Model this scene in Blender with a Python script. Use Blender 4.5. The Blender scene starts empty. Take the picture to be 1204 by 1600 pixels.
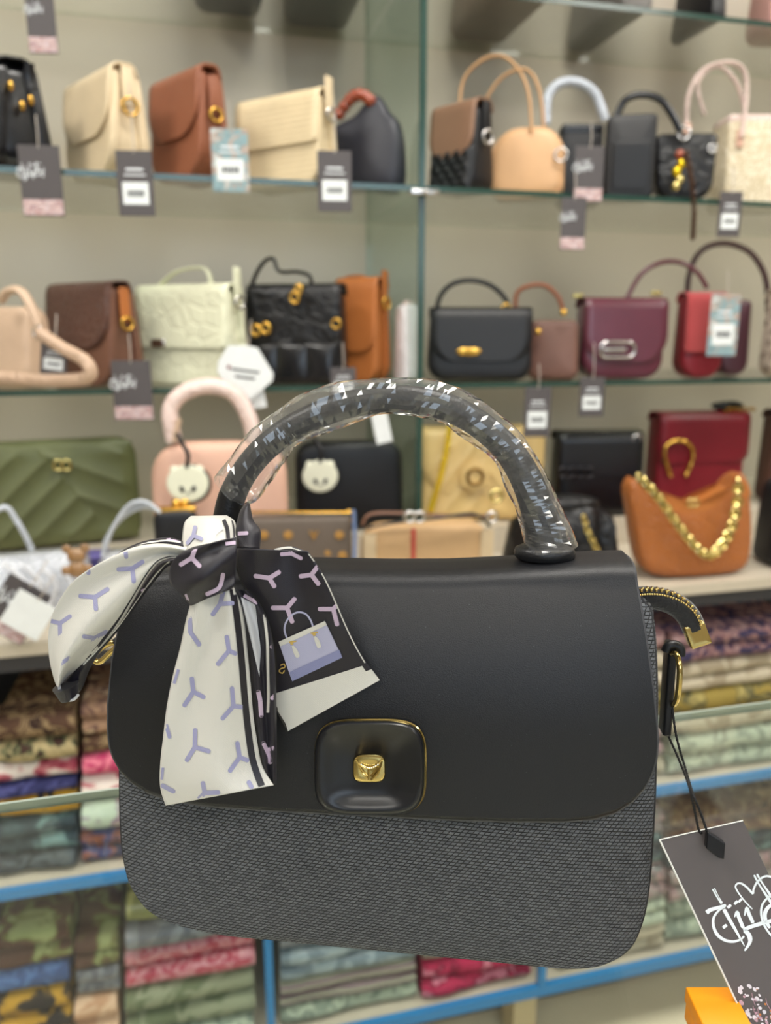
import bpy, bmesh, math, random
import numpy as np
from mathutils import Vector, Matrix, noise
from mathutils.bvhtree import BVHTree
random.seed(7)
PI = math.pi
scn = bpy.context.scene
COL = scn.collection
# ------------------------------------------------------------------ camera
F = 1200.0; HC = 1.25
PITCH = math.atan(280/1200); YAW = math.radians(14)
cf = Vector((math.sin(YAW)*math.cos(PITCH), math.cos(YAW)*math.cos(PITCH), -math.sin(PITCH)))
cr = Vector((math.cos(YAW), -math.sin(YAW), 0)); cu = cr.cross(cf)
CAM = Vector((0, 0, HC))
cam = bpy.data.cameras.new('camera'); camo = bpy.data.objects.new('camera', cam); COL.objects.link(camo)
cam.sensor_fit = 'HORIZONTAL'; cam.lens = 6.9; cam.sensor_width = 6.9*1204/F
m3 = Matrix((cr, cu, -cf)).transposed()
camo.matrix_world = Matrix.Translation(CAM) @ m3.to_4x4()
cam.clip_start = 0.02
cam.dof.use_dof = True; cam.dof.focus_distance = 0.315; cam.dof.aperture_fstop = 2.0
scn.camera = camo
# ------------------------------------------------------------------ view, world
scn.view_settings.view_transform = 'Standard'; scn.view_settings.look = 'None'
scn.view_settings.gamma = 1; scn.view_settings.use_curve_mapping = False
scn.view_settings.exposure = 0.0
w = bpy.data.worlds.new('world'); scn.world = w; w.use_nodes = True
w.node_tree.nodes['Background'].inputs[0].default_value = (.85, .92, 1, 1)
w.node_tree.nodes['Background'].inputs[1].default_value = .2
def area(name, loc, size, power, col=(1, .97, .92), rot=(0, 0, 0), sy=None):
    l = bpy.data.lights.new(name, 'AREA'); l.shape = 'RECTANGLE'; l.size = size; l.size_y = sy or size
    l.energy = power; l.color = col
    o = bpy.data.objects.new(name, l); COL.objects.link(o); o.location = loc; o.rotation_euler = rot
    return o
LIGHTS = [(-1.1, .45), (.4, .45), (1.9, .45), (-1.1, -1.1), (.4, -1.1), (1.9, -1.1)]
for lx, ly in LIGHTS:
    area('ceiling_panel_light', (lx, ly, 2.66), .6, 7 if ly < 0 else 17)
area('shop_window_light', (0, -2.6, 1.95), 3.0, 27, (.66, .82, 1), (math.radians(90), 0, 0), .9)

# ------------------------------------------------------------------ projection helpers
def ray(px, py): return cf + cr*((px-602)/F) - cu*((py-800)/F)
def atY(px, py, Y): d = ray(px, py); return CAM + d*(Y/d.y)
def atZ(px, py, Z): d = ray(px, py); return CAM + d*((Z-HC)/d.z)
def onplane(px, py, P, N): d = ray(px, py); return CAM + d*((P-CAM).dot(N)/d.dot(N))
def proj(p):
    q = p-CAM; k = q.dot(cf); return 602+F*q.dot(cr)/k, 800-F*q.dot(cu)/k

# ------------------------------------------------------------------ object helpers
def thing(name, label, cat, loc=(0, 0, 0), rz=0, group=None, mw=None, kind=None):
    o = bpy.data.objects.new(name, None); COL.objects.link(o); o.empty_display_size = .02
    o.matrix_world = mw if mw is not None else Matrix.Translation(Vector(loc)) @ Matrix.Rotation(rz, 4, 'Z')
    o['label'] = label; o['category'] = cat
    if group: o['group'] = group
    if kind: o['kind'] = kind
    return o
def obj(name, vf, m, parent=None, world=False, smooth=True, label=None, kind=None, solid=0, mw=None):
    v, f = vf[0], vf[1]
    if world and parent is not None:
        inv = MW[parent.name].inverted() if parent.name in MW else parent.matrix_world.inverted()
        v = [inv @ Vector(p) for p in v]
    me = bpy.data.meshes.new(name); me.from_pydata([tuple(p) for p in v], [], f); me.update()
    bm = bmesh.new(); bm.from_mesh(me); bmesh.ops.recalc_face_normals(bm, faces=bm.faces); bm.to_mesh(me); bm.free()
    if smooth: me.polygons.foreach_set('use_smooth', [True]*len(me.polygons))
    if smooth:
        try: me.set_sharp_from_angle(angle=math.radians(50))
        except Exception: pass
    me.materials.append(m)
    o = bpy.data.objects.new(name, me); COL.objects.link(o)
    if parent is not None:
        o.parent = parent
        if parent.name in MW: MW[o.name] = MW[parent.name]
    if mw is not None: o.matrix_local = mw
    if label: o['label'] = label
    if kind: o['kind'] = kind
    if solid:
        s = o.modifiers.new('s', 'SOLIDIFY'); s.thickness = solid; s.offset = 0
    return o
MW = {}
def tag(o, label, cat, group=None):
    o['label'] = label; o['category'] = cat
    if group: o['group'] = group
    return o
def struct(name, vf, m, smooth=False):
    o = obj(name, vf, m, smooth=smooth); o['kind'] = 'structure'; return o
def join(*parts):
    V, Fc = [], []
    for v, f in parts:
        n = len(V); V += list(v); Fc += [tuple(i+n for i in q) for q in f]
    return V, Fc
def xf(vf, M): return [M @ Vector(p) for p in vf[0]], vf[1]
def T(x, y, z): return Matrix.Translation((x, y, z))
def R(a, ax): return Matrix.Rotation(math.radians(a), 4, ax)
def box(x0, x1, y0, y1, z0, z1):
    v = [(x, y, z) for x in (x0, x1) for y in (y0, y1) for z in (z0, z1)]
    return v, [(0, 1, 3, 2), (4, 6, 7, 5), (0, 4, 5, 1), (2, 3, 7, 6), (0, 2, 6, 4), (1, 5, 7, 3)]
def catmull(P, n, closed=False):
    P = [Vector(p) for p in P]; m = len(P); out = []
    segs = m if closed else m-1
    for k in range(n if closed else n+1):
        s = k/n*segs; i = min(int(s), segs-1); t = s-i
        g = (lambda j: P[j % m]) if closed else (lambda j: P[max(0, min(m-1, j))])
        a, b, c, d = g(i-1), g(i), g(i+1), g(i+2)
        out.append(.5*((2*b)+(c-a)*t+(2*a-5*b+4*c-d)*t*t+(3*b-a-3*c+d)*t**3))
    return out
def tube(P, r, n=10, k=8, closed=False, flat=1, cap=True, smoothpath=True):
    """swept tube; r number or function of 0..1; flat squashes the second axis"""
    pts = catmull(P, n, closed) if smoothpath else [Vector(p) for p in P]
    N = len(pts); V, Fc = [], []
    up = None
    for i, p in enumerate(pts):
        if closed: t = (pts[(i+1) % N]-pts[i-1])
        else: t = pts[min(i+1, N-1)]-pts[max(i-1, 0)]
        t.normalize()
        if up is None:
            up = Vector((0, 1, 0)) if abs(t.y) < .8 else Vector((1, 0, 0))
        a = (up - t*up.dot(t)).normalized(); up = a; b = t.cross(a)
        rr = r(i/max(1, N-1)) if callable(r) else r
        for j in range(k):
            c = 2*PI*j/k; V.append(p + a*math.cos(c)*rr + b*math.sin(c)*rr*flat)
    for i in range(N if closed else N-1):
        for j in range(k):
            a0 = i*k+j; a1 = i*k+(j+1) % k; b0 = ((i+1) % N)*k+j; b1 = ((i+1) % N)*k+(j+1) % k
            Fc.append((a0, a1, b1, b0))
    if cap and not closed:
        Fc.append(tuple(range(k))); Fc.append(tuple((N-1)*k+j for j in range(k)))
    return V, Fc
def rrect(W, H, rt, rb, n=6):
    """rounded rectangle outline in x,z; z from 0"""
    out = []
    for cx, cz, r, a0 in ((W/2-rb, rb, rb, -90), (W/2-rt, H-rt, rt, 0), (-W/2+rt, H-rt, rt, 90), (-W/2+rb, rb, rb, 180)):
        for i in range(n+1):
            a = math.radians(a0+90*i/n); out.append((cx+r*math.cos(a), cz+r*math.sin(a)))
    return out
def puffy(out, D, e, taper=1, wtop=1, bulge=0, he=3, cap=(.8, .5, .2)):
    """solid from an outline (x,z): depth D in y, edges rounded by e, taper of depth and width to the top"""
    xs = [p[0] for p in out]; zs = [p[1] for p in out]
    W = max(xs)-min(xs); H = max(zs)-min(zs); cx = (max(xs)+min(xs))/2; cz = (max(zs)+min(zs))/2; z0 = min(zs)
    layers = []
    for c in reversed(cap): layers.append((None, c))
    for i in range(he+1):
        a = PI/2*i/he; layers.append((-(D/2-e)-e*math.cos(a), e*(1-math.sin(a))))
    half = [(y, q) for y, q in layers]
    V, Fc = [], []; n = len(out)
    def add(y, sx, sz):
        for x, z in out: V.append((cx+(x-cx)*sx, y, cz+(z-cz)*sz))
    front, back = [], []
    ringsF = []
    ie = e
    fx0, fz0 = 1-2*ie/W, 1-2*ie/H
    for c in reversed(cap): ringsF.append((-D/2-bulge*(1-c*c), fx0*c, fz0*c))
    for i in range(he+1):
        a = PI/2*i/he; q = e*(1-math.sin(a)); ringsF.append((-(D/2-e)-e*math.cos(a), 1-2*q/W, 1-2*q/H))
    rings = ringsF + [(-y, sx, sz) for y, sx, sz in reversed(ringsF)]
    for y, sx, sz in rings: add(y, sx, sz)
    m = len(rings)
    for i in range(m-1):
        for j in range(n):
            Fc.append((i*n+j, i*n+(j+1) % n, (i+1)*n+(j+1) % n, (i+1)*n+j))
    Fc.append(tuple(range(n))); Fc.append(tuple((m-1)*n+j for j in range(n)))
    V2 = []
    for x, y, z in V:
        t = (z-z0)/H
        V2.append((cx+(x-cx)*(1+(wtop-1)*t), y*(1+(taper-1)*t), z))
    return V2, Fc
def rbox(W, D, H, b): return puffy(rrect(W, H, b, b, 3), D, b, cap=(.5,))
def sheet(W, path, r, th, nx=12, w2=None):
    """flap: path of (y,z) from back to front tip, rounded lower corners of radius r"""
    pts = catmull([(0, a, b) for a, b in path], 26)
    L = [0]
    for i in range(1, len(pts)): L.append(L[-1]+(pts[i]-pts[i-1]).length)
    tot = L[-1]; V, Fc = [], []
    rows = [i for i in range(len(pts))]
    pos = []
    def at(s):
        for i in range(1, len(L)):
            if L[i] >= s-1e-9:
                t = (s-L[i-1])/max(1e-9, L[i]-L[i-1]); return pts[i-1].lerp(pts[i], t)
        return pts[-1]
    ss = [tot*(i/20) for i in range(15) if tot*(i/20) < tot-r] + [tot-r+r*math.sin(PI/2*i/8) for i in range(9)]
    for s in ss:
        d = max(0, s-(tot-r)); hw = W/2 - (r-math.sqrt(max(0, r*r-d*d)))
        if w2: hw *= 1+(w2-1)*s/tot
        p = at(s); pos.append((p, hw))
    for p, hw in pos:
        for j in range(nx+1): V.append((hw*(2*j/nx-1), p.y, p.z))
    for i in range(len(pos)-1):
        for j in range(nx):
            a = i*(nx+1)+j; Fc.append((a, a+1, a+nx+2, a+nx+1))
    return V, Fc
def torus(R1, r, sx=1, sz=1, n=20, k=8):
    return tube([(R1*sx*math.cos(2*PI*i/n), 0, R1*sz*math.sin(2*PI*i/n)) for i in range(n)], r, n, k, closed=True)
def ball(r, sx=1, sy=1, sz=1, n=10):
    V, Fc = [], []
    for i in range(n+1):
        a = PI*i/n
        for j in range(2*n):
            b = PI*j/n; V.append((r*sx*math.sin(a)*math.cos(b), r*sy*math.sin(a)*math.sin(b), r*sz*math.cos(a)))
    m = 2*n
    for i in range(n):
        for j in range(m): Fc.append((i*m+j, i*m+(j+1) % m, (i+1)*m+(j+1) % m, (i+1)*m+j))
    return V, Fc

# ------------------------------------------------------------------ materials
def lin(c):
    return tuple((x/12.92 if x <= .04045 else ((x+.055)/1.055)**2.4) for x in [v/255 for v in c])+(1,)
def new(name):
    m = bpy.data.materials.new(name); m.use_nodes = True; nt = m.node_tree
    return m, nt, nt.nodes['Principled BSDF']
def nd(nt, t, **k):
    n = nt.nodes.new(t)
    for a, b in k.items(): setattr(n, a, b)
    return n
def coords(nt, scale=(1, 1, 1), rot=(0, 0, 0)):
    tc = nd(nt, 'ShaderNodeTexCoord'); mp = nd(nt, 'ShaderNodeMapping')
    mp.inputs['Scale'].default_value = scale; mp.inputs['Rotation'].default_value = rot
    nt.links.new(tc.outputs['Object'], mp.inputs[0]); return mp.outputs[0]
def bump(nt, p, h, st, dist=.001):
    b = nd(nt, 'ShaderNodeBump'); b.inputs['Strength'].default_value = st; b.inputs['Distance'].default_value = dist
    nt.links.new(h, b.inputs['Height']); nt.links.new(b.outputs[0], p.inputs['Normal']); return b
def leather(name, c, rough=.45, kind='grain', var=.15, sc=1.0, coat=0):
    m, nt, p = new(name); c = lin(c); p.inputs['Roughness'].default_value = rough
    p.inputs['Specular IOR Level'].default_value = .45
    if coat: p.inputs['Coat Weight'].default_value = coat; p.inputs['Coat Roughness'].default_value = .15
    v = coords(nt)
    nz = nd(nt, 'ShaderNodeTexNoise'); nz.inputs['Scale'].default_value = 22; nz.inputs['Detail'].default_value = 4
    nt.links.new(v, nz.inputs['Vector'])
    mx = nd(nt, 'ShaderNodeMix', data_type='RGBA'); mx.inputs['A'].default_value = tuple(x*(1-var) for x in c[:3])+(1,)
    mx.inputs['B'].default_value = tuple(min(1, x*(1+var)) for x in c[:3])+(1,)
    nt.links.new(nz.outputs[0], mx.inputs['Factor']); nt.links.new(mx.outputs['Result'], p.inputs['Base Color'])
    if kind == 'grain':
        g = nd(nt, 'ShaderNodeTexVoronoi'); g.inputs['Scale'].default_value = 900*sc; nt.links.new(v, g.inputs['Vector'])
        bump(nt, p, g.outputs['Distance'], .25, .0004)
    elif kind == 'croc':
        g = nd(nt, 'ShaderNodeTexVoronoi', feature='DISTANCE_TO_EDGE'); g.inputs['Scale'].default_value = 75*sc
        nt.links.new(v, g.inputs['Vector'])
        r = nd(nt, 'ShaderNodeMapRange'); r.inputs['From Max'].default_value = .12; nt.links.new(g.outputs['Distance'], r.inputs[0])
        bump(nt, p, r.outputs[0], .8, .0012)
    elif kind == 'rib':
        g = nd(nt, 'ShaderNodeTexWave', bands_direction='Z'); g.inputs['Scale'].default_value = 40*sc; g.inputs['Distortion'].default_value = 1.2
        nt.links.new(v, g.inputs['Vector']); bump(nt, p, g.outputs[0], .6, .0012)
    elif kind == 'suede':
        g = nd(nt, 'ShaderNodeTexNoise'); g.inputs['Scale'].default_value = 500; nt.links.new(v, g.inputs['Vector'])
        bump(nt, p, g.outputs[0], .6, .001); p.inputs['Sheen Weight'].default_value = .4
    elif kind == 'crush':
        g = nd(nt, 'ShaderNodeTexNoise'); g.inputs['Scale'].default_value = 38; g.inputs['Detail'].default_value = 2
        g.inputs['Distortion'].default_value = 1.5
        nt.links.new(v, g.inputs['Vector']); bump(nt, p, g.outputs[0], .9, .006)
    return m
def metal(name, c, rough=.2):
    m, nt, p = new(name); p.inputs['Base Color'].default_value = lin(c); p.inputs['Metallic'].default_value = 1
    p.inputs['Roughness'].default_value = rough
    nz = nd(nt, 'ShaderNodeTexNoise'); nz.inputs['Scale'].default_value = 300; nt.links.new(coords(nt), nz.inputs['Vector'])
    bump(nt, p, nz.outputs[0], .05, .0003)
    return m
def plain(name, c, rough=.6, spec=.4, em=0, noise_s=60, var=.06):
    m, nt, p = new(name); c = lin(c); p.inputs['Roughness'].default_value = rough; p.inputs['Specular IOR Level'].default_value = spec
    nz = nd(nt, 'ShaderNodeTexNoise'); nz.inputs['Scale'].default_value = noise_s; nt.links.new(coords(nt), nz.inputs['Vector'])
    mx = nd(nt, 'ShaderNodeMix', data_type='RGBA'); mx.inputs['A'].default_value = tuple(x*(1-var) for x in c[:3])+(1,)
    mx.inputs['B'].default_value = tuple(min(1, x*(1+var)) for x in c[:3])+(1,)
    nt.links.new(nz.outputs[0], mx.inputs['Factor']); nt.links.new(mx.outputs['Result'], p.inputs['Base Color'])
    if em: p.inputs['Emission Color'].default_value = c; p.inputs['Emission Strength'].default_value = em
    return m
def sheetglass(name, tint=(.93, .97, .95), rough=.02, haze=0, ior=1.5, bumpy=0, refl=1.0):
    m = bpy.data.materials.new(name); m.use_nodes = True; nt = m.node_tree; nt.nodes.remove(nt.nodes['Principled BSDF'])
    o = nt.nodes['Material Output']
    tr = nd(nt, 'ShaderNodeBsdfTransparent'); tr.inputs[0].default_value = (*tint, 1)
    gl = nd(nt, 'ShaderNodeBsdfGlossy'); gl.inputs['Roughness'].default_value = rough
    lw = nd(nt, 'ShaderNodeLayerWeight'); lw.inputs[0].default_value = .5      # Schlick, the same from both faces of the sheet
    pw = nd(nt, 'ShaderNodeMath', operation='POWER'); pw.inputs[1].default_value = 5; nt.links.new(lw.outputs['Facing'], pw.inputs[0])
    fr = nd(nt, 'ShaderNodeMath', operation='MULTIPLY_ADD'); fr.inputs[1].default_value = .96; fr.inputs[2].default_value = .04; nt.links.new(pw.outputs[0], fr.inputs[0])
    mx = nd(nt, 'ShaderNodeMixShader')
    mul = nd(nt, 'ShaderNodeMath', operation='MULTIPLY', use_clamp=True); mul.inputs[1].default_value = refl
    nt.links.new(fr.outputs[0], mul.inputs[0]); nt.links.new(mul.outputs[0], mx.inputs[0])
    base = tr.outputs[0]
    if haze:
        df = nd(nt, 'ShaderNodeBsdfDiffuse'); df.inputs[0].default_value = (.85, .87, .88, 1)
        tl = nd(nt, 'ShaderNodeBsdfTranslucent'); tl.inputs[0].default_value = (.85, .87, .88, 1)
        ad = nd(nt, 'ShaderNodeMixShader'); nt.links.new(df.outputs[0], ad.inputs[1]); nt.links.new(tl.outputs[0], ad.inputs[2])
        m2 = nd(nt, 'ShaderNodeMixShader'); m2.inputs[0].default_value = haze
        if bumpy != 0:
            nz = nd(nt, 'ShaderNodeTexNoise'); nz.inputs['Scale'].default_value = 260; nz.inputs['Detail'].default_value = 3
            nt.links.new(coords(nt), nz.inputs['Vector'])
            rp = nd(nt, 'ShaderNodeMapRange'); rp.inputs['From Min'].default_value = .42; rp.inputs['From Max'].default_value = .75
            rp.inputs['To Min'].default_value = haze*.35; rp.inputs['To Max'].default_value = min(1, haze*2.4)
            nt.links.new(nz.outputs[0], rp.inputs[0]); nt.links.new(rp.outputs[0], m2.inputs[0])
        nt.links.new(tr.outputs[0], m2.inputs[1]); nt.links.new(ad.outputs[0], m2.inputs[2]); base = m2.outputs[0]
    if bumpy:
        nz2 = nd(nt, 'ShaderNodeTexNoise'); nz2.inputs['Scale'].default_value = 120; nz2.inputs['Distortion'].default_value = 2
        nt.links.new(coords(nt), nz2.inputs['Vector'])
        b = nd(nt, 'ShaderNodeBump'); b.inputs['Strength'].default_value = bumpy; b.inputs['Distance'].default_value = .002
        nt.links.new(nz2.outputs[0], b.inputs['Height']); nt.links.new(b.outputs[0], gl.inputs['Normal']); nt.links.new(b.outputs[0], lw.inputs['Normal'])
    nt.links.new(base, mx.inputs[1]); nt.links.new(gl.outputs[0], mx.inputs[2]); nt.links.new(mx.outputs[0], o.inputs[0])
    return m
def pattern(name, cols, sc=18, dist=2.0, rough=.85, kind='noise', seed=0, coat=0):
    """cloth print: constant colour ramp over noise or voronoi"""
    m, nt, p = new(name); p.inputs['Roughness'].default_value = rough; p.inputs['Specular IOR Level'].default_value = .2
    p.inputs['Coat Weight'].default_value = coat; p.inputs['Coat Roughness'].default_value = .12
    v = coords(nt)
    ad = nd(nt, 'ShaderNodeVectorMath', operation='ADD'); ad.inputs[1].default_value = (seed*3.1, seed*1.7, seed*.9)
    nt.links.new(v, ad.inputs[0]); v = ad.outputs[0]
    if kind == 'noise':
        t = nd(nt, 'ShaderNodeTexNoise'); t.inputs['Scale'].default_value = sc; t.inputs['Distortion'].default_value = dist; t.inputs['Detail'].default_value = 3
        out = t.outputs[0]; pos = [.0, .45, .54, .6, .66]
    elif kind == 'stripe':
        t = nd(nt, 'ShaderNodeTexWave', bands_direction='Z'); t.inputs['Scale'].default_value = sc; t.inputs['Distortion'].default_value = dist
        out = t.outputs[0]; pos = [0, .3, .55, .75, .9]
    else:
        t = nd(nt, 'ShaderNodeTexVoronoi'); t.inputs['Scale'].default_value = sc
        nz = nd(nt, 'ShaderNodeTexNoise'); nz.inputs['Scale'].default_value = sc*1.5; nt.links.new(v, nz.inputs['Vector'])
        mm = nd(nt, 'ShaderNodeMath', operation='MULTIPLY_ADD'); mm.inputs[1].default_value = .5; nt.links.new(nz.outputs[0], mm.inputs[0]); nt.links.new(t.outputs['Distance'], mm.inputs[2])
        out = mm.outputs[0]; pos = [0, .42, .55, .7, .85]
    nt.links.new(v, t.inputs['Vector'])
    r = nd(nt, 'ShaderNodeValToRGB'); r.color_ramp.interpolation = 'EASE'
    cr_ = r.color_ramp
    while len(cr_.elements) < len(cols): cr_.elements.new(.5)
    for i, c in enumerate(cols): cr_.elements[i].position = pos[i]; cr_.elements[i].color = lin(c)
    nt.links.new(out, r.inputs[0]); nt.links.new(r.outputs[0], p.inputs['Base Color'])
    n2 = nd(nt, 'ShaderNodeTexNoise'); n2.inputs['Scale'].default_value = 45; nt.links.new(v, n2.inputs['Vector'])
    bump(nt, p, n2.outputs[0], .5, .004)
    return m

BLK = leather('black_leather', (20, 20, 23), .42)
BLKS = leather('black_shiny_leather', (16, 16, 20), .25, coat=.25)
CHAR = leather('charcoal_leather', (42, 43, 52), .45)
CREAM = leather('cream_leather', (226, 205, 170), .45)
CREAMR = leather('cream_ribbed_leather', (224, 204, 166), .45, 'rib')
BRN = leather('chestnut_leather', (146, 88, 62), .45)
DBRN = leather('dark_croc_leather', (92, 62, 52), .4, 'croc')
COGN = leather('cognac_leather', (176, 104, 50), .5)
TAN = leather('tan_leather', (212, 168, 124), .45)
MINT = leather('pale_mint_leather', (226, 226, 198), .45, 'croc', sc=.5)
BEIGE = leather('beige_leather', (205, 176, 150), .4)
BURG = leather('burgundy_leather', (92, 42, 56), .25, coat=.4)
REDS = leather('red_suede', (160, 54, 56), .85, 'suede')
RED = leather('deep_red_leather', (120, 24, 36), .35)
REDD = leather('dark_red_leather', (114, 22, 34), .35)
PINK = leather('blush_leather', (222, 178, 156), .45)
OLIVE = leather('olive_leather', (98, 102, 64), .42)
GOLDL = leather('pale_gold_leather', (222, 190, 128), .35)
CARM = leather('caramel_leather', (176, 108, 54), .35)
CROC = leather('black_crushed_leather', (17, 17, 20), .38, 'crush')
PINKW = leather('pale_pink_wrapped_leather', (232, 208, 200), .35, 'crush')
STRAW = pattern('straw_weave', [(222, 208, 180), (206, 190, 158), (232, 220, 196)], 160, 0)
SNAKE = pattern('snakeskin', [(206, 190, 172), (178, 156, 138), (120, 98, 86), (214, 200, 184)], 60, 1, kind='voronoi')
GOLD = metal('gold_metal', (222, 176, 84), .2); GOLDP = metal('pale_gold_metal', (214, 196, 130), .16)
SILV = metal('silver_metal', (215, 212, 210), .18)
YELC = metal('yellow_chain_metal', (240, 208, 50), .3)
AMBER = leather('amber_bead', (150, 62, 30), .12, coat=1)
EDGE = plain('glass_edge_green', (40, 70, 62), .15, .8)
EDGEL = plain('glass_edge_light', (176, 188, 178), .1, .8)
GLASS = sheetglass('shelf_glass', (.93, .96, .94)); GLASSU = sheetglass('upright_glass', (.85, .93, .9))
GLASSC = sheetglass('counter_glass', (.93, .96, .94), .015, haze=.006)
WALLM = plain('beige_laminate', (186, 175, 158), .28, .5, noise_s=3)
TAGD = plain('dark_card', (84, 79, 80), .5); TAGW = plain('white_sticker', (232, 236, 236), .5)
INKW = plain('white_print', (238, 242, 246), .5); INKD = plain('dark_print', (50, 50, 54), .6)
INKP = pattern('crowd_print', [(150, 120, 130), (225, 215, 220), (190, 120, 90), (90, 70, 90)], 300, 3)
CARDP = pattern('photo_print', [(90, 96, 98), (140, 166, 172), (176, 152, 138), (190, 198, 198)], 45, 1)
STR = plain('string', (190, 180, 170), .7); STRB = plain('black_cord', (20, 20, 22), .7)
DARK = plain('dark_board', (28, 27, 30), .5); LEDGE = plain('ledge_laminate', (196, 186, 168), .35)
LEDGEG = plain('ledge_front', (52, 52, 56), .35)
BLUE = plain('blue_profile', (44, 128, 190), .35)
PLAS = sheetglass('clear_plastic', (.97, .97, .97), .12, haze=.3, bumpy=.8, refl=2.0)
GREYW = leather('grey_wrap', (190, 196, 206), .25, 'crush')

# ------------------------------------------------------------------ room shell
FLOORM = plain('floor_base', (150, 140, 120), .6)
TILE = plain('cream_floor_tile', (232, 220, 194), .25, .5, noise_s=6, var=.08)
struct('floor', box(-3, 4, -3, 1.75, -.05, -.006), FLOORM)
fl = bpy.data.objects['floor']
tm = None
for i in range(9):
    for j in range(7):
        x = -1.2+i*.5; y = -1.5+j*.5
        if tm is None:
            o = obj('floor_tile', box(-.2485, .2485, -.2485, .2485, -.006, 0), TILE, fl, smooth=False); tm = o.data
        else:
            o = bpy.data.objects.new('floor_tile', tm); COL.objects.link(o); o.parent = fl
        o.location = (x, y, random.uniform(-.0004, .0004))
struct('ceiling', box(-3, 4, -3, 1.75, 2.7, 2.75), plain('ceiling_white', (225, 222, 215), .8))
struct('wall_back', box(-3, 4, 1.6, 1.7, -.05, 2.7), plain('wall_paint', (200, 192, 178), .7))
WP = plain('wall_side_paint', (190, 184, 174), .8)
struct('wall_left', box(-3.1, -3, -3, 1.75, 0, 2.7), WP)
struct('wall_right', box(4, 4.1, -3, 1.75, 0, 2.7), WP)
struct('wall_front', box(-3, 4, -3.1, -3, 0, 2.7), WP)
FR = plain('light_frame', (235, 235, 235), .5); DIF = plain('light_diffuser', (255, 250, 240), .5, em=6)
for lx, ly in LIGHTS:
    t = thing('ceiling_light', 'square recessed ceiling light panel %s, %s' % ('above the counter' if ly > 0 else 'behind the viewer', 'left' if lx < 0 else ('middle' if lx < 1 else 'right')), 'ceiling light', (lx, ly, 2.67), group='ceiling light panels')
    obj('frame', join(box(-.33, .33, -.33, -.3, 0, .03), box(-.33, .33, .3, .33, 0, .03), box(-.33, -.3, -.3, .3, 0, .03), box(.3, .33, -.3, .3, 0, .03)), FR, t, smooth=False)
    obj('diffuser', box(-.3, .3, -.3, .3, .005, .02), DIF, t, smooth=False)

# ------------------------------------------------------------------ wall shelving
XL, XR, XU = -1.0, 2.2, .356
back = thing('shelf_back_board', 'beige glossy laminate board behind the glass shelves', 'panel', (0, 1.57, 0))
PW = []
for i, (a, b) in enumerate(((XL, XR),)):
    obj('panel', box(a+.001, b-.001, 0, .03, .0, 2.3), WALLM, back, smooth=False)
def shelf(z, yf, label):
    for k, (a, b) in enumerate(((XL, XU-.006), (XU+.006, XR))):
        side = 'left' if k == 0 else 'right'
        t = thing('glass_shelf', label+' '+side+' of the upright glass panel', 'shelf', (0, 0, z))
        obj('pane', box(a, b, yf+.0015, 1.568, -.008, 0), GLASS, t, smooth=False)
        obj('front_edge', box(a, b, yf, yf+.0015, -.008, 0), EDGE, t, smooth=False, label='green glass edge')
shelf(1.79, 1.32, 'topmost glass shelf'); shelf(1.468, 1.2, 'clear glass shelf under the upper bag row')
shelf(1.170, 1.2, 'clear glass shelf under the middle bag row')
t = thing('glass_upright', 'tall upright glass panel with green front edge dividing the shelves', 'glass panel', (XU, 0, .9155))
obj('pane', box(-.005, .005, 1.2015, 1.568, 0, 1.35), GLASSU, t, smooth=False)
obj('front_edge', box(-.005, .005, 1.197, 1.2015, 0, 1.35), EDGE, t, smooth=False)
t = thing('shelf_clamp', 'small pale metal clamp where the shelf meets the upright panel', 'clamp', (XU, 1.19, 1.452))
obj('jaw', xf(rbox(.045, .02, .008, .002), T(0, 0, 0)), SILV, t); obj('screw', xf(ball(.004), T(0, -.011, .004)), SILV, t)
for i, (px, py) in enumerate(((440, 50), (560, 350), (100, 640))):
    p = atY(px, py, 1.55)
# base cabinet
cab = thing('base_cabinet', 'long low cabinet with pale ledge above glazed fabric compartments', 'cabinet', (0, 1.0, 0))
def cb(name, x0, x1, y0, y1, z0, z1, m, **k): return obj(name, box(x0, x1, y0-1, y1-1, z0, z1), m, cab, smooth=False, **k)
cb('ledge', XL, XR, .998, 1.568, .848, .865, LEDGE, label='cream ledge top')
cb('ledge_front', XL, XR, 1.002, 1.02, .826, .8475, LEDGEG, label='dark grey fascia')
cb('riser', XL, XR, 1.24, 1.567, .8655, .915, LEDGE)
cb('back_board', XL, XR, 1.45, 1.56, .12, .847, DARK)
cb('shelf_board', XL, XR, 1.012, 1.449, .492, .506, LEDGE)
cb('shelf_strip', XL, XR, 1.0, 1.0115, .494, .507, BLUE, label='blue shelf strip')
cb('bottom_board', XL, XR, 1.012, 1.449, .138, .152, LEDGE)
cb('bottom_rail', XL, XR, 1.0, 1.0115, .138, .157, BLUE, label='blue bottom rail')
for x in (-.62, atY(415, 1540, 1.0).x, atY(842, 1540, 1.0).x, 1.25):
    cb('post', x, x+.012, 1.0, 1.0115, .157, .494, BLUE, label='blue upright post')
    cb('foot', x-.03, x+.012, 1.03, 1.08, .0, .1375, plain('foot_wood', (196, 178, 140), .5), label='pale wooden foot')
PL = cb('plinth', XL, XR, 1.12, 1.14, 0, .1375, plain('plinth_brown', (92, 80, 62), .5))
xsl = [(XL, -.3), (-.3, .2), (.2, .75), (.75, 1.3), (1.3, XR)]
for a, b in xsl: pass
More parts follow.
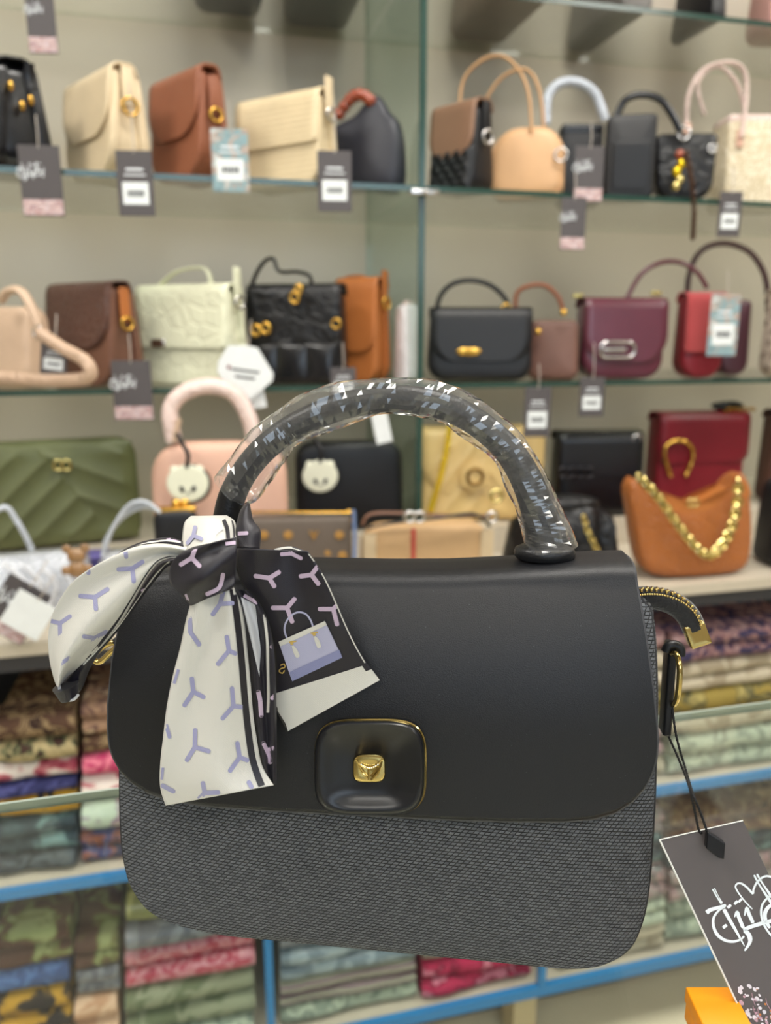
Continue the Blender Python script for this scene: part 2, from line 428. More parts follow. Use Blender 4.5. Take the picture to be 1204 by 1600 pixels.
# ------------------------------------------------------------------ folded fabrics
def folded(W, D, H, seed):
    """folded cloth block: several layers with soft front folds"""
    parts = []
    n = 1 if H < .045 else 2
    h = H/n
    for i in range(n):
        V, Fc = [], []; nx, ny = 14, 10
        prof = []
        r = h*.5
        for k in range(7):
            a = -PI/2+PI*k/6; prof.append((-D/2+r-r*math.cos(a)*1.0, r+r*math.sin(a)*.97))
        prof = prof+[(D/2, h*.98), (D/2, h*.02)]
        for j in range(nx+1):
            x = -W/2+W*j/nx
            for (y, z) in prof:
                q = noise.noise(Vector((x*9, i*3.3+seed*7.7, 0)))*.010 + noise.noise(Vector((x*40, y*40, seed+i)))*.003
                e = 1-.12*abs(2*j/nx-1)**6
                V.append((x*(1-.01*i), y+(q if y < D*.3 else 0), i*h+h/2+(z-h/2)*e))
        m = len(prof)
        for j in range(nx):
            for k in range(m): Fc.append((j*m+k, j*m+(k+1) % m, (j+1)*m+(k+1) % m, (j+1)*m+k))
        Fc.append(tuple(range(m))); Fc.append(tuple(nx*m+k for k in range(m)))
        parts.append((V, Fc))
    return join(*parts)
FN = [0]
def stack(x0, x1, ys, pats, z0, place, depth=.16, yf=1.02, tilt=0):
    """folded cloths one above another; x0,x1 extent and ys the boundaries, in photograph pixels, as seen at depth yf"""
    zs = [z0]+[atY(x0, y, yf).z for y in ys[1:]]
    cur = z0; top = .488 if z0 < .3 else .82
    for i, (c, nm) in enumerate(pats):
        if zs[i+1] < cur+.008 or zs[i+1] > top: continue
        zs[i] = cur; cur = zs[i+1]
        a = atY(x0, (ys[i]+ys[i+1])/2, yf).x; b = atY(x1, (ys[i]+ys[i+1])/2, yf).x
        W = b-a; h = zs[i+1]-zs[i]; FN[0] += 1
        o = obj('folded_cloth', folded(W*.97, depth, h*.985, FN[0]), c)
        o.location = ((a+b)/2, yf+depth/2+random.uniform(0, .012), zs[i]+.0005); o.rotation_euler.z = random.uniform(-.02, .02)
        tag(o, nm+' folded cloth, '+place, 'folded cloth')
P_ = pattern
tanflor = P_('tan_floral', [(190, 160, 130), (168, 136, 112), (96, 70, 70), (204, 180, 150)], 30, 1)
leop = P_('olive_leopard', [(168, 156, 120), (176, 160, 120), (90, 96, 70), (70, 50, 44)], 55, .6)
brnflor = P_('brown_floral', [(110, 84, 62), (84, 62, 50), (150, 128, 96), (60, 44, 38)], 40, 1)
whtred = P_('white_red_floral', [(226, 214, 206), (232, 222, 214), (190, 110, 120), (150, 60, 80)], 28, 1)
navy = P_('navy_print', [(56, 58, 104), (70, 72, 118), (44, 46, 84)], 30)
yelblk = P_('yellow_black_print', [(38, 38, 44), (196, 146, 38), (204, 158, 50), (60, 56, 56)], 17, .8)
teal = P_('dark_teal_print', [(46, 60, 68), (50, 64, 72), (66, 84, 88), (110, 140, 140)], 34, .3)
darkg = P_('dark_grey_print', [(44, 48, 56), (56, 60, 66), (84, 92, 96)], 30)
mintf = P_('mint_floral', [(180, 196, 176), (190, 206, 186), (140, 110, 140), (200, 190, 170)], 26, 1, coat=.8)
navor = P_('navy_orange_print', [(62, 64, 104), (78, 80, 120), (150, 92, 70), (50, 50, 80)], 34, 1)
pnk = P_('bright_pink_print', [(204, 90, 120), (214, 120, 140), (180, 60, 100)], 30)
brng = P_('brown_green_floral', [(72, 50, 44), (84, 60, 50), (120, 124, 76), (150, 160, 110)], 22, 1)
pleat = P_('taupe_pleated', [(62, 52, 46), (96, 80, 70), (120, 104, 94)], 26, .4, kind='stripe')
dsh = P_('mid_blue_cloth', [(70, 100, 150), (84, 116, 168), (60, 84, 130)], 30)
yell = P_('yellow_leopard', [(186, 140, 44), (190, 146, 50), (48, 44, 40), (36, 34, 36)], 26, .4)
peach = P_('peach_cloth', [(204, 164, 130), (190, 148, 116), (214, 180, 150)], 20)
palem = P_('pale_mint_cloth', [(150, 162, 148), (130, 142, 128), (176, 186, 166)], 24)
olyel = P_('olive_yellow_cloth', [(150, 150, 80), (120, 124, 72), (176, 176, 110)], 18, coat=.8)
greyd = P_('slate_grey_cloth', [(66, 70, 78), (88, 92, 100), (120, 124, 130)], 20, coat=.8)
lace = P_('pink_red_lace', [(150, 60, 76), (176, 70, 88), (210, 150, 160), (196, 120, 130)], 50, 1.5, coat=.8)
sage = P_('sage_green_cloth', [(130, 138, 112), (110, 120, 92), (150, 156, 130)], 16)
pblue = P_('pale_blue_grey_cloth', [(132, 148, 156), (148, 164, 170), (110, 126, 136)], 16, coat=.8)
mauve = P_('mauve_stripe', [(120, 96, 108), (150, 144, 130), (96, 78, 92), (160, 160, 140)], 30, 1, kind='stripe')
crim = P_('crimson_print', [(150, 36, 66), (176, 50, 84), (120, 30, 56), (200, 120, 140)], 30, 1)
oldk = P_('olive_gold_print', [(110, 100, 60), (146, 128, 66), (80, 80, 60), (160, 146, 90)], 22, 1)
beig = P_('beige_plain_cloth', [(176, 164, 140), (160, 148, 126), (190, 180, 158)], 14)
navpk = P_('navy_pink_floral', [(46, 46, 74), (64, 60, 90), (150, 110, 110), (170, 140, 140)], 55, 1)
greyf = P_('grey_pink_floral', [(120, 116, 112), (140, 134, 130), (170, 130, 134), (86, 92, 90)], 45, 1, coat=.8)
z1, z2 = .5065, .1525
stack(-190, -12, [1395, 1330, 1270, 1210], [(teal, 'dark teal'), (mauve, 'mauve striped'), (tanflor, 'tan floral')], z1, 'left of the leopard stack at the photo edge')
stack(-8, 122, [1395, 1352, 1298, 1255, 1238, 1206, 1168, 1128], [(darkg, 'dark grey'), (teal, 'dark teal starred'), (yelblk, 'yellow and black patterned'), (navy, 'navy blue'), (whtred, 'white with red flowers'), (leop, 'olive leopard spotted'), (brnflor, 'brown floral')], z1, 'in the stack at the far left under the ledge')
stack(126, 232, [1378, 1312, 1268, 1225, 1190, 1160, 1105], [(navor, 'navy and orange'), (mintf, 'mint green floral'), (whtred, 'white and red'), (pnk, 'bright pink'), (brnflor, 'brown floral'), (tanflor, 'tan floral')], z1, 'in the stack just left behind the grey bag')
stack(242, 430, [1370, 1300, 1250, 1190, 1130], [(greyd, 'slate grey'), (crim, 'crimson'), (beig, 'plain beige'), (navpk, 'navy and pink')], z1, 'hidden behind the bow side of the bag')
stack(440, 640, [1340, 1290, 1230, 1150, 1090], [(oldk, 'olive and gold'), (dsh, 'mid blue'), (palem, 'pale mint'), (brnflor, 'brown floral')], z1, 'hidden behind the middle of the bag')
stack(650, 850, [1300, 1250, 1190, 1120, 1060], [(navy, 'navy'), (greyf, 'grey floral'), (mauve, 'mauve striped'), (sage, 'sage green')], z1, 'hidden behind the right half of the bag')
stack(856, 1040, [1270, 1215, 1160, 1100, 1040, 1000], [(beig, 'beige'), (greyf, 'grey and pink floral'), (oldk, 'olive gold'), (beig, 'plain beige'), (navpk, 'navy and pink')], z1, 'upper shelf behind the right end of the bag')
stack(1046, 1260, [1240, 1158, 1126, 1092, 1046, 992], [(palem, 'pale mint and beige'), (beig, 'plain beige'), (oldk, 'olive and gold patterned'), (beig, 'light beige'), (navpk, 'navy and pink floral')], z1, 'in the upper stack right of the zip end')
stack(-190, -12, [1640, 1600, 1560, 1500], [(peach, 'peach'), (sage, 'sage green'), (pleat, 'taupe pleated')], z2, 'lower compartment left outside the photo')
stack(-8, 112, [1800, 1700, 1640, 1568, 1535, 1468], [(greyd, 'slate grey'), (peach, 'peach'), (yell, 'yellow leopard spotted'), (dsh, 'mid blue'), (brng, 'brown with green flowers')], z2, 'in the lower compartment at the far left')
stack(116, 186, [1790, 1700, 1640, 1575, 1530, 1480], [(crim, 'crimson'), (dsh, 'mid blue'), (peach, 'peach coloured'), (greyd, 'dark slate'), (brng, 'brown floral')], z2, 'narrow lower stack left of the pink lace')
stack(192, 404, [1770, 1690, 1640, 1562, 1500, 1462, 1425], [(mauve, 'mauve striped'), (palem, 'pale mint'), (sage, 'sage green'), (lace, 'pink and red lace'), (greyd, 'slate grey'), (olyel, 'olive yellow')], z2, 'lower stack left of the blue post')
stack(436, 655, [1740, 1680, 1630, 1590, 1550, 1498, 1430], [(palem, 'pale mint'), (mauve, 'mauve striped'), (palem, 'light green'), (mauve, 'mauve and green striped'), (pblue, 'pale blue grey'), (greyd, 'slate grey')], z2, 'lower stack right of the blue post')
stack(660, 832, [1600, 1570, 1515, 1480, 1430, 1370], [(beig, 'beige'), (crim, 'crimson'), (mauve, 'mauve striped'), (pblue, 'pale blue grey'), (navy, 'navy')], z2, 'lower stack under the bag middle')
stack(872, 1040, [1520, 1478, 1440, 1390, 1340, 1300], [(beig, 'pale beige'), (palem, 'pale mint'), (greyf, 'grey and pink floral'), (teal, 'dark teal'), (greyf, 'grey floral')], z2, 'lower stack left of the large tag')
stack(1046, 1260, [1470, 1420, 1370, 1330, 1280], [(palem, 'pale mint'), (greyf, 'grey and pink floral'), (teal, 'dark teal'), (brnflor, 'brown floral')], z2, 'lower stack behind the large dark tag')
# hanging pleated cloth
for i, x in enumerate((20, 58, 95)):
    a = atY(x, 1440, 1.06)
# ------------------------------------------------------------------ bag builder
class Bag:
    def __init__(s, label, x0, x1, yt, z, yf, phi, D, group=None, cat='handbag', name='handbag', H=None, Wmax=.30):
        phi = math.radians(phi); X, W = 0., .2
        def corners(X, W, H):
            yc = yf + abs(W/2*math.sin(phi)) + D/2*math.cos(phi)
            out = []
            for a in (-W/2, W/2):
                for b in (-D/2, D/2):
                    for zz in (0, H):
                        out.append(proj(Vector((X+a*math.cos(phi)-b*math.sin(phi), yc+a*math.sin(phi)+b*math.cos(phi), z+zz))))
            return out, yc
        HH = .15
        def g(X, W):
            c, _ = corners(X, W, HH); xs = [q[0] for q in c]; return min(xs)-x0, max(xs)-x1
        for it in range(3):
            for _ in range(25):
                a = g(X, W); e = 1e-4; b = g(X+e, W); c = g(X, W+e)
                J = np.array([[(b[0]-a[0])/e, (c[0]-a[0])/e], [(b[1]-a[1])/e, (c[1]-a[1])/e]])
                try: d = np.linalg.solve(J, -np.array(a))
                except Exception: break
                X += max(-.1, min(.1, d[0])); W = max(.03, min(Wmax, W+max(-.05, min(.05, d[1]))))
            lo, hi = .02, .6
            for _ in range(30):
                HH = (lo+hi)/2; c, yc = corners(X, W, HH)
                if min(q[1] for q in c) < yt: hi = HH
                else: lo = HH
        if H: HH = H
        s.W, s.H, s.D, s.phi = W, HH, D, phi
        c, yc = corners(X, W, HH)
        s.root = thing(name, label, cat, (X, yc, z), phi, group)
        s.M = Matrix.Translation((X, yc, z)) @ Matrix.Rotation(phi, 4, 'Z'); s.I = s.M.inverted()
        s.taper = 1; s.wtop = 1
    def px(s, x, y, ly=0):
        P = s.M @ Vector((0, ly, 0)); N = (s.M.to_3x3() @ Vector((0, 1, 0)))
        return s.I @ onplane(x, y, P, N)
    def add(s, name, vf, m, **k): return obj(name, vf, m, s.root, **k)
    def body(s, m, rt=.02, rb=.02, e=.008, taper=.6, wtop=.96, bulge=.004, H=None):
        s.taper, s.wtop = taper, wtop; H = H or s.H
        rt = min(rt, H*.45, s.W*.45); rb = min(rb, H*.45, s.W*.45); e = min(e, s.D*.3)
        return s.add('body', puffy(rrect(s.W, H, rt, rb), s.D, e, taper, wtop, bulge), m)
    def saddle(s, m, rb=.04, taper=.55):
        s.taper = taper; s.wtop = .96; rb = min(rb, s.H*.45, s.W*.4)
        s.add('gusset', puffy(rrect(s.W-.012, s.H-.004, .012, rb), s.D*.8, .004, taper, .96), m)
        for n_, sg in (('front_panel', -1), ('back_panel', 1)):
            v, f = puffy(rrect(s.W, s.H, .015, rb), s.D*.2, .003)
            t = []
            for x, y, z in v:
                k = z/s.H; t.append((x*(1-.04*k), y+sg*s.D*.4*(1+(taper-1)*k), z))
            s.add(n_, (t, f), m)
    def flap(s, m, hf=.6, r=.03, off=.003, inset=0, w2=None, label=None):
        H, D, tp = s.H, s.D, s.taper
        fy = lambda z: -(D/2)*(1+(tp-1)*z/H)-off-.002
        e = .006; W = s.W*s.wtop-inset+.004
        path = [(D/2*tp, H-.012), (D/2*tp*.7, H+off), (0, H+off+.001), (fy(H)*.7, H+off-.0005), (fy(H), H-e)]
        for i in range(1, 7):
            z = H-e-(hf*H-e)*i/6; path.append((fy(z), z))
        r = min(r, hf*H*.6, W*.4)
        return s.add('flap', sheet(W, path, r, .003, w2=w2), m, solid=.003, label=label)
    def handle(s, m, xa, xb, h, r=.005, y=0, z=None, flat=1, name='handle', base=True):
        z = s.H if z is None else z
        P = [(xa, y, z-.004), (xa+.003, y, z+h*.45), (xa+(xb-xa)*.22, y, z+h*.88), ((xa+xb)/2, y, z+h), (xb-(xb-xa)*.22, y, z+h*.88), (xb-.003, y, z+h*.45), (xb, y, z-.004)]
        s.add(name, tube(P, r, 30, 10, flat=flat), m)
    def strap(s, m, P, ly, r=.004, n=24, flat=1, name='strap', closed=False):
        pts = [s.px(a, b, ly if len(c) == 0 else c[0]) for a, b, *c in P]
        return s.add(name, tube(pts, r, n, 8, flat=flat, closed=closed), m)
    def chain(s, m, P, ly, n, R1=.006, r=.0017):
        pts = catmull([s.px(a, b, ly) for a, b in P], n); me = None
        for i, p in enumerate(pts[:-1]):
            d = pts[i+1]-p; ang = math.atan2(d.z, d.x)
            if me is None:
                o = s.add('chain_link', torus(R1, r, 1, .7, 10, 6), m); me = o.data
            else:
                o = bpy.data.objects.new('chain_link', me); COL.objects.link(o); o.parent = s.root
            o.location = p; o.rotation_euler = (0.9 if i % 2 else -.5, -ang, 0)
            if i == 0: pass
    def gold(s, vf, x, z, y=None, m=None, name='buckle', ang=0):
        y = -(s.D/2)*(1+(s.taper-1)*z/s.H)-.008 if y is None else y
        return s.add(name, xf(vf, T(x, y, z) @ R(ang, 'Y')), m or GOLD)
    def end_ring(s, z, m=None, R1=.011, strap_m=None, dx=.004):
        """strap tab and ring on the right-hand end"""
        x = s.W/2*(1+(s.wtop-1)*z/s.H)+dx
        if strap_m: s.add('strap_tab', xf(rbox(.004, .018, .05, .0018), T(x, 0, z-.01)), strap_m)
        s.add('ring', xf(torus(R1, .0022), T(x+.003, 0, z-.012) @ R(80, 'Z')), m or GOLD)
    def quiltf(s, m, f, H0=.0, H1=1.0, name='quilted_panel', W=None, amp=.003, nx=60, nz=40):
        """front panel with raised quilting as real relief; f(u,v) 0..1"""
        V, Fc = [], []; W = W or s.W*.97
        for j in range(nz+1):
            v = j/nz; z = s.H*(H0+(H1-H0)*v)
            for i in range(nx+1):
                u = i/nx; ex = min(1, min(u, 1-u)*12, min(v, 1-v)*9+.0)
                k = z/s.H
                x = (u-.5)*W*(1+(s.wtop-1)*k)
                V.append((x, -(s.D/2)*(1+(s.taper-1)*k)-.001-.005*max(0, ex)**.5-amp*f(u, v)*ex, z))
        for j in range(nz):
            for i in range(nx):
                a = j*(nx+1)+i; Fc.append((a, a+1, a+nx+2, a+nx+1))
        return s.add(name, (V, Fc), m)

# upper row ------------------------------------------------------------------
ZA, YA = 1.469, 1.215
b = Bag('glossy black shoulder bag with gold rings at the far left of the upper shelf', -62, 92, 84, ZA, YA, -66, .085)
b.saddle(BLKS, .03, .5); b.flap(BLKS, .7); b.strap(BLKS, [(46, 98), (47, 120), (49, 140)], -.0, .006, flat=.4)
for q, (x, y) in enumerate(((36, 132), (60, 142), (48, 140))):
    p = b.px(x, y, 0); b.add('ring', xf(ball(.007, 1, .6, 1.1, 6), T(b.W/2+.006, p.y-.012+q*.012, p.z)), GOLD)
b = Bag('cream saddle flap bag with gold clasp, second on the upper shelf', 88, 243, 95, ZA, YA, -60, .068)
b.saddle(CREAM, .05, .5); b.flap(CREAM, .62, .05); b.end_ring(b.H*.72, GOLD, .011, CREAM)
b = Bag('chestnut brown saddle flap bag on the upper shelf', 224, 366, 98, ZA, YA, -58, .06)
b.saddle(BRN, .05, .5); b.flap(BRN, .6, .05); b.end_ring(b.H*.66, GOLD, .009, BRN)
b = Bag('cream ribbed flap bag with square flap on the upper shelf', 362, 532, 135, ZA, YA, -45, .06)
b.saddle(CREAMR, .025, .55); b.flap(CREAMR, .55, .006); b.end_ring(b.H*.85, SILV, .008, CREAM)
b = Bag('dark charcoal bucket bag with amber bead handle on the upper shelf', 520, 622, 170, ZA, YA+.03, -42, .05)
ol = [b.px(x, y, 0) for x, y in ((528, 288), (580, 292), (624, 288), (630, 230), (624, 185), (608, 165), (592, 140), (576, 148), (556, 172), (530, 186), (520, 195), (518, 240))]
cz = min(q.z for q in ol)
b.add('body', puffy([(q.x, q.z-cz) for q in catmull(ol, 48, True)][:-1], b.D*1.1, .02, .35, 1, .006), CHAR)
bd = None
for i in range(7):
    a = PI*(i/6); p = b.px(530+i*8, 178-30*math.sin(a*.75), -.01)
    if bd is None: o = b.add('bead', ball(.0095), AMBER); bd = o.data
    else: o = bpy.data.objects.new('bead', bd); COL.objects.link(o); o.parent = b.root
    o.location = p
b = Bag('black quilted bag with brown flap just right of the upright panel', 668, 778, 152, ZA, YA, -58, .065)
b.body(BLK, .02, .02, .008, .6); b.flap(leather('cocoa_flap', (138, 104, 82), .45), .62, .035)
b.quiltf(BLK, lambda u, v: abs(math.sin(u*14+v*9))*abs(math.sin(u*14-v*9)), 0, .5, nx=40, nz=24); b.end_ring(b.H*.7, SILV, .01, BLK)
b = Bag('tan bowling bag with two tall arched handles on the upper shelf', 762, 886, 190, ZA, YA+.01, -28, .075)
b.body(TAN, .045, .022, .014, .7, .95, .003)
b.add('piping', tube([(x, -b.D/2*(1-.3*z/b.H)+.006, z) for x, z in rrect(b.W*.96, b.H*.97, .045, .022, 4)], .0018, 50, 6, closed=True), TAN)
b.strap(TAN, [(722, 250, -.03), (718, 200, -.03), (722, 130, -.03), (752, 95, -.03), (785, 88, -.03), (812, 112, -.03), (826, 150, -.03), (830, 205, -.03)], -.03, .0045, 30, .6, 'handle')
b.strap(TAN, [(755, 215), (756, 165), (780, 125), (812, 108), (832, 118), (844, 150), (850, 205)], .02, .0045, 30, .6, 'handle')
b.gold(torus(.01, .002), b.W*.45, b.H*.55, m=SILV, name='ring')
b = Bag('black tote with grey wrapped handle on the upper shelf', 866, 945, 190, ZA, YA+.10, -16, .05)
b.body(BLK, .008, .01, .005, .6, 1.04); b.add('top_band', xf(rbox(b.W*1.03, b.D*.7, .018, .004), T(0, 0, b.H-.018)), BLKS)
b.strap(GREYW, [(852, 195), (856, 150), (876, 130), (905, 130), (930, 148), (945, 188)], -.01, .0085, 26, 1, 'handle')
b = Bag('tall black tote with a dark hang tag leaning on it, upper shelf', 938, 1030, 172, ZA, YA, -24, .07)
b.body(BLK, .008, .01, .006, .6, 1.02)
b.add('pocket', xf(puffy(rrect(b.W*.8, b.H*.6, .005, .01), .008, .003), T(0, -b.D/2+.004, .01)), BLK)
b.strap(BLKS, [(962, 185), (975, 158), (1000, 148), (1030, 155), (1050, 180), (1062, 205)], -.01, .006, 24, 1, 'handle')
b = Bag('small black bag with a silver ring under the amber and gold charm', 1014, 1122, 204, ZA, YA-.005, -18, .05)
b.body(CROC, .01, .03, .008, .5, 1.12, .006); b.gold(torus(.01, .0022), -b.W*.1, b.H*.98, m=SILV, name='ring')
b.gold(torus(.006, .002), b.W*.42, b.H*.75, m=SILV, name='ring')
b = Bag('straw coloured tote with pale pink handles at the right end', 1098, 1262, 178, ZA, YA+.03, -14, .09)
b.body(STRAW, .01, .012, .006, .8, 1.0); b.add('top_trim', xf(rbox(b.W*1.0, b.D*.82, .014, .004), T(0, 0, b.H-.012)), PINKW)
b.strap(PINKW, [(1072, 200, -.03), (1075, 150, -.03), (1095, 112, -.03), (1130, 98, -.03), (1158, 106, -.03), (1166, 140, -.03), (1158, 215, -.05)], -.03, .006, 30, .6, 'handle')
b.strap(PINKW, [(1100, 180), (1090, 130), (1120, 104), (1150, 130), (1165, 180)], .03, .005, 26, .6, 'handle')
for x, y in ((1075, 200), (1158, 210)):
    p = b.px(x, y, -.05); b.add('handle_tab', xf(rbox(.012, .004, .028, .0015), T(p.x, -.046, p.z-.02)), PINK)
# topmost shelf bags ---------------------------------------------------------
ZT, YT = 1.791, 1.335
for lab, x0, x1, d, m, ph in (('grey flap bag on the topmost shelf left of the others', 300, 425, .2, CHAR, 0), ('dark grey bag on the topmost shelf beside the upright', 440, 585, .22, leather('grey_leather', (80, 78, 76), .5), 0),
        ('brown bag on the topmost shelf right of the upright', 700, 872, .21, leather('taupe_brown', (122, 96, 80), .5), 0), ('grey bag in the middle of the topmost shelf', 880, 1035, .22, leather('warm_grey_leather', (104, 100, 96), .5), 0),
        ('black bag near the right end of the topmost shelf', 1045, 1150, .14, BLK, 0), ('dusty pink bag at the right end of the topmost shelf', 1158, 1300, .1, leather('dusty_pink_leather', (196, 150, 142), .5), -10)):
    b = Bag(lab, x0, x1, -150, ZT, YT, ph, d, H=.17); b.body(m, .02, .02, .01, .6); b.flap(m, .6, .03)
    b.handle(m, -b.W*.3, b.W*.3, .07, .005)
# middle row -----------------------------------------------------------------
ZB, YB = 1.171, 1.212
b = Bag('beige shoulder bag with fat ruched tube strap, left end of middle shelf', -60, 100, 478, ZB, YB, -35, .07)
b.body(BEIGE, .02, .03, .014, .6); b.strap(BEIGE, [(0, 470), (14, 455), (36, 458), (58, 500), (62, 530)], -.045, .0075, 24, .8)
b.strap(leather('beige_ruched', (196, 166, 142), .35, 'crush'), [(62, 520), (100, 545), (134, 565), (140, 588), (110, 594), (60, 594), (0, 590), (-30, 590)], -.085, .009, 36, 1, 'tube_strap')
p = b.px(60, 520, -.05); b.add('ring', xf(torus(.009, .002), T(*p)), SILV)
b = Bag('dark brown crocodile pattern flap bag on the middle shelf', 60, 232, 442, ZB, YB+.01, -48, .07)
b.saddle(leather('umber_leather', (112, 76, 60), .4), .04, .5); b.flap(DBRN, .62, .05); b.end_ring(b.H*.7, GOLD, .009, COGN)
b = Bag('pale mint crocodile flap bag with square flap and silver lock', 206, 392, 446, ZB, YB, -38, .055)
b.saddle(MINT, .015, .65); b.flap(MINT, .62, .006)
b.add('lock', xf(rbox(.028, .006, .014, .003), T(-b.W*.22, -b.D*.5-.006, b.H*.38)), SILV)
b.strap(MINT, [(250, 446), (275, 425), (310, 418), (325, 425), (330, 446)], 0, .006, 22, .4, 'handle')
b.end_ring(b.H*.92, SILV, .009, MINT)
b = Bag('black puffy quilted bag with gold letters and crumpled handle', 380, 548, 446, ZB, YB-.008, -26, .065)
b.body(CROC, .02, .015, .014, .6, .96, .006); b.flap(CROC, .6, .02)
b.quiltf(BLKS, lambda u, v: (1-abs(math.sin(u*11)))**.5*.0+abs(math.sin(u*9.4))**.5*abs(math.sin(v*3.2))**.5, 0, .45, nx=50, nz=24, amp=.006)
b.strap(BLKS, [(385, 480), (395, 440), (410, 412), (426, 404), (436, 424), (465, 425), (484, 432), (486, 450)], -.01, .006, 36, .5, 'handle')
for x, y, r_ in ((400, 516, .008), (415, 513, .008), (460, 465, .008), (466, 452, .006)):
    p = b.px(x, y, -b.D*.5-.014); b.add('gold_letter', xf(torus(r_, .003, .8, 1), T(*p)), GOLD)
b.gold(torus(.007, .002), b.W*.46, b.H*.62, name='ring')
b = Bag('cognac brown tall bag beside the wrapped white bag', 520, 612, 436, ZB, YB+.035, -42, .06)
b.saddle(COGN, .025, .6); b.flap(COGN, .7, .03); b.end_ring(b.H*.85, GOLD, .009, COGN)
b.strap(COGN, [(520, 450), (540, 434), (566, 432), (590, 445)], 0, .004, 18, .5, 'handle')
t = thing('wrapped_bag', 'narrow white paper wrapped bag against the upright panel', 'wrapped bag', (atY(636, 590, 1.27).x, 1.27, ZB), .2)
obj('wrapping', puffy(rrect(.034, .125, .012, .004), .05, .01, .6), leather('white_paper_wrap', (226, 220, 222), .4, 'crush'), t)
obj('top_twist', xf(ball(.008, 1, 1, .8, 6), T(0, 0, .126)), PINKW, t)
b = Bag('black top handle bag with gold bee shaped clasp, right of the upright', 664, 838, 484, ZB, YB, -14, .07)
b.body(BLK, .01, .03, .012, .55, .93, .003); b.flap(BLK, .72, .04)
b.strap(BLK, [(680, 492), (688, 462), (708, 443), (738, 438), (768, 447), (790, 468), (796, 490)], -.012, .0042, 26, 1, 'handle')
b.add('clasp_wings', xf(join(xf(ball(.009, 1.3, .3, .7, 8), T(-.009, 0, 0)), xf(ball(.009, 1.3, .3, .7, 8), T(.009, 0, 0))), T(-b.W*.12, -b.D*.5-.006, b.H*.42)), GOLD)
b.add('clasp_body', xf(ball(.006, .8, .6, 1.3, 8), T(-b.W*.12, -b.D*.5-.009, b.H*.42)), GOLD)
for x, y in ((682, 490), (790, 482)): b.add('handle_ring', xf(torus(.007, .002), T(*b.px(x, y, -.014))), GOLD)
b = Bag('small brown top handle bag with gold studs on the middle shelf', 822, 908, 500, ZB, YB+.012, -25, .055)
b.body(leather('mocha_leather', (112, 78, 66), .45), .012, .015, .01, .5, .9)
b.strap(BRN, [(806, 500), (806, 462), (822, 448), (850, 446), (872, 465), (880, 492)], -.005, .004, 24, 1, 'handle')
for x, y in ((840, 518), (880, 488)): b.add('stud', xf(ball(.006, 1, .6, 1, 6), T(*b.px(x, y, -.034))), GOLD)
b = Bag('glossy burgundy structured bag with oblong silver buckle', 890, 1046, 468, ZB, YB, -8, .07)
b.body(BURG, .012, .035, .01, .7, .99, .003); b.flap(BURG, .78, .045)
b.add('buckle', tube([(x-b.W*.12, -b.D*.5-.007, z+b.H*.28) for x, z in rrect(.062, .026, .012, .012, 4)], .0028, 40, 8, closed=True), SILV)
b.add('buckle_tongue', xf(rbox(.04, .004, .007, .0018), T(-b.W*.16, -b.D*.5-.008, b.H*.28+.0095)), SILV)
b.strap(BURG, [(978, 468), (1000, 430), (1030, 411), (1062, 410), (1088, 425), (1104, 450)], .0, .0042, 26, 1, 'handle')
for x, y in ((902, 466), (1024, 462)): b.add('handle_post', xf(rbox(.018, .008, .008, .002), T(*b.px(x, y, -.01))), GOLDP)
b = Bag('red suede flap bag with price card beside the burgundy bag', 1044, 1140, 460, ZB, YB-.006, -6, .05)
b.body(RED, .01, .03, .008, .7, .99); b.flap(REDS, .68, .006)
b = Bag('dark plum bag with tall arched handle behind the red suede bag', 1100, 1182, 468, ZB, YB+.06, -8, .06)
b.body(leather('plum_leather', (74, 40, 50), .4), .01, .03, .01, .7, .98)
b.strap(leather('plum_handle', (70, 44, 46), .35), [(1072, 500), (1076, 430), (1095, 392), (1130, 380), (1168, 392), (1190, 420), (1198, 450), (1199, 490)], .0, .0055, 30, 1, 'handle')
b = Bag('pale snakeskin bag at the right edge of the middle shelf', 1180, 1300, 455, ZB, YB-.012, -10, .06)
b.body(SNAKE, .01, .02, .008, .8, 1.0); b.flap(SNAKE, .7, .02)
# ledge, rear row --------------------------------------------------------------
ZC, YC = .916, 1.262; ZD, YD = .866, 1.03
def chev(u, v):
    k = (v*5+abs(u-.32)*-0.0+ (u*6 if u > .18 else -u*6+2.2)) if True else 0
    return abs(math.sin((v*4.2-u*5.2)*PI/1.6)) if u < .78 else abs(math.sin((v*6+u*1.0)*PI/1.3))
b = Bag('olive green quilted long clutch with gold double letter emblem', -45, 224, 678, ZC, YC, 8, .05)
b.body(OLIVE, .03, .025, .014, .8, .99, .002)
b.quiltf(OLIVE, lambda u, v: 1-abs(math.sin((v*3.2-u*4.2 if u+v*.5 < .85 else v*3.4+u*2.2)*PI))**.6, .03, .97, W=b.W*.95, amp=.005, nx=140, nz=60)
for dx in (-.006, .006): b.add('emblem', xf(torus(.008, .0022, .8, 1), T(*(b.px(97+dx*1100, 727, -b.D*.5-.012)))), GOLDP)
b = Bag('blush pink domed bag with wrapped pink handle and a white face charm', 228, 455, 683, ZD, 1.125, -6, .06)
b.body(PINK, .05, .03, .016, .75, .98, .003)
b.add('zip_line', tube([(x, -b.D*.36, z) for x, z in ((-b.W*.46, b.H*.72), (-b.W*.2, b.H*.76), (b.W*.2, b.H*.76), (b.W*.46, b.H*.72))], .0012, 12, 6), BEIGE)
b.strap(PINKW, [(272, 690), (266, 640), (290, 612), (330, 603), (365, 615), (388, 650), (398, 690)], -.01, .012, 34, 1, 'handle')
b.strap(BEIGE, [(272, 690), (276, 670), (280, 655)], -.022, .004, 8, 1, 'handle_post')
pk = b
b = Bag('plain black boxy bag with a white face charm in the rear row', 458, 632, 684, ZC, YC-.004, -6, .06)
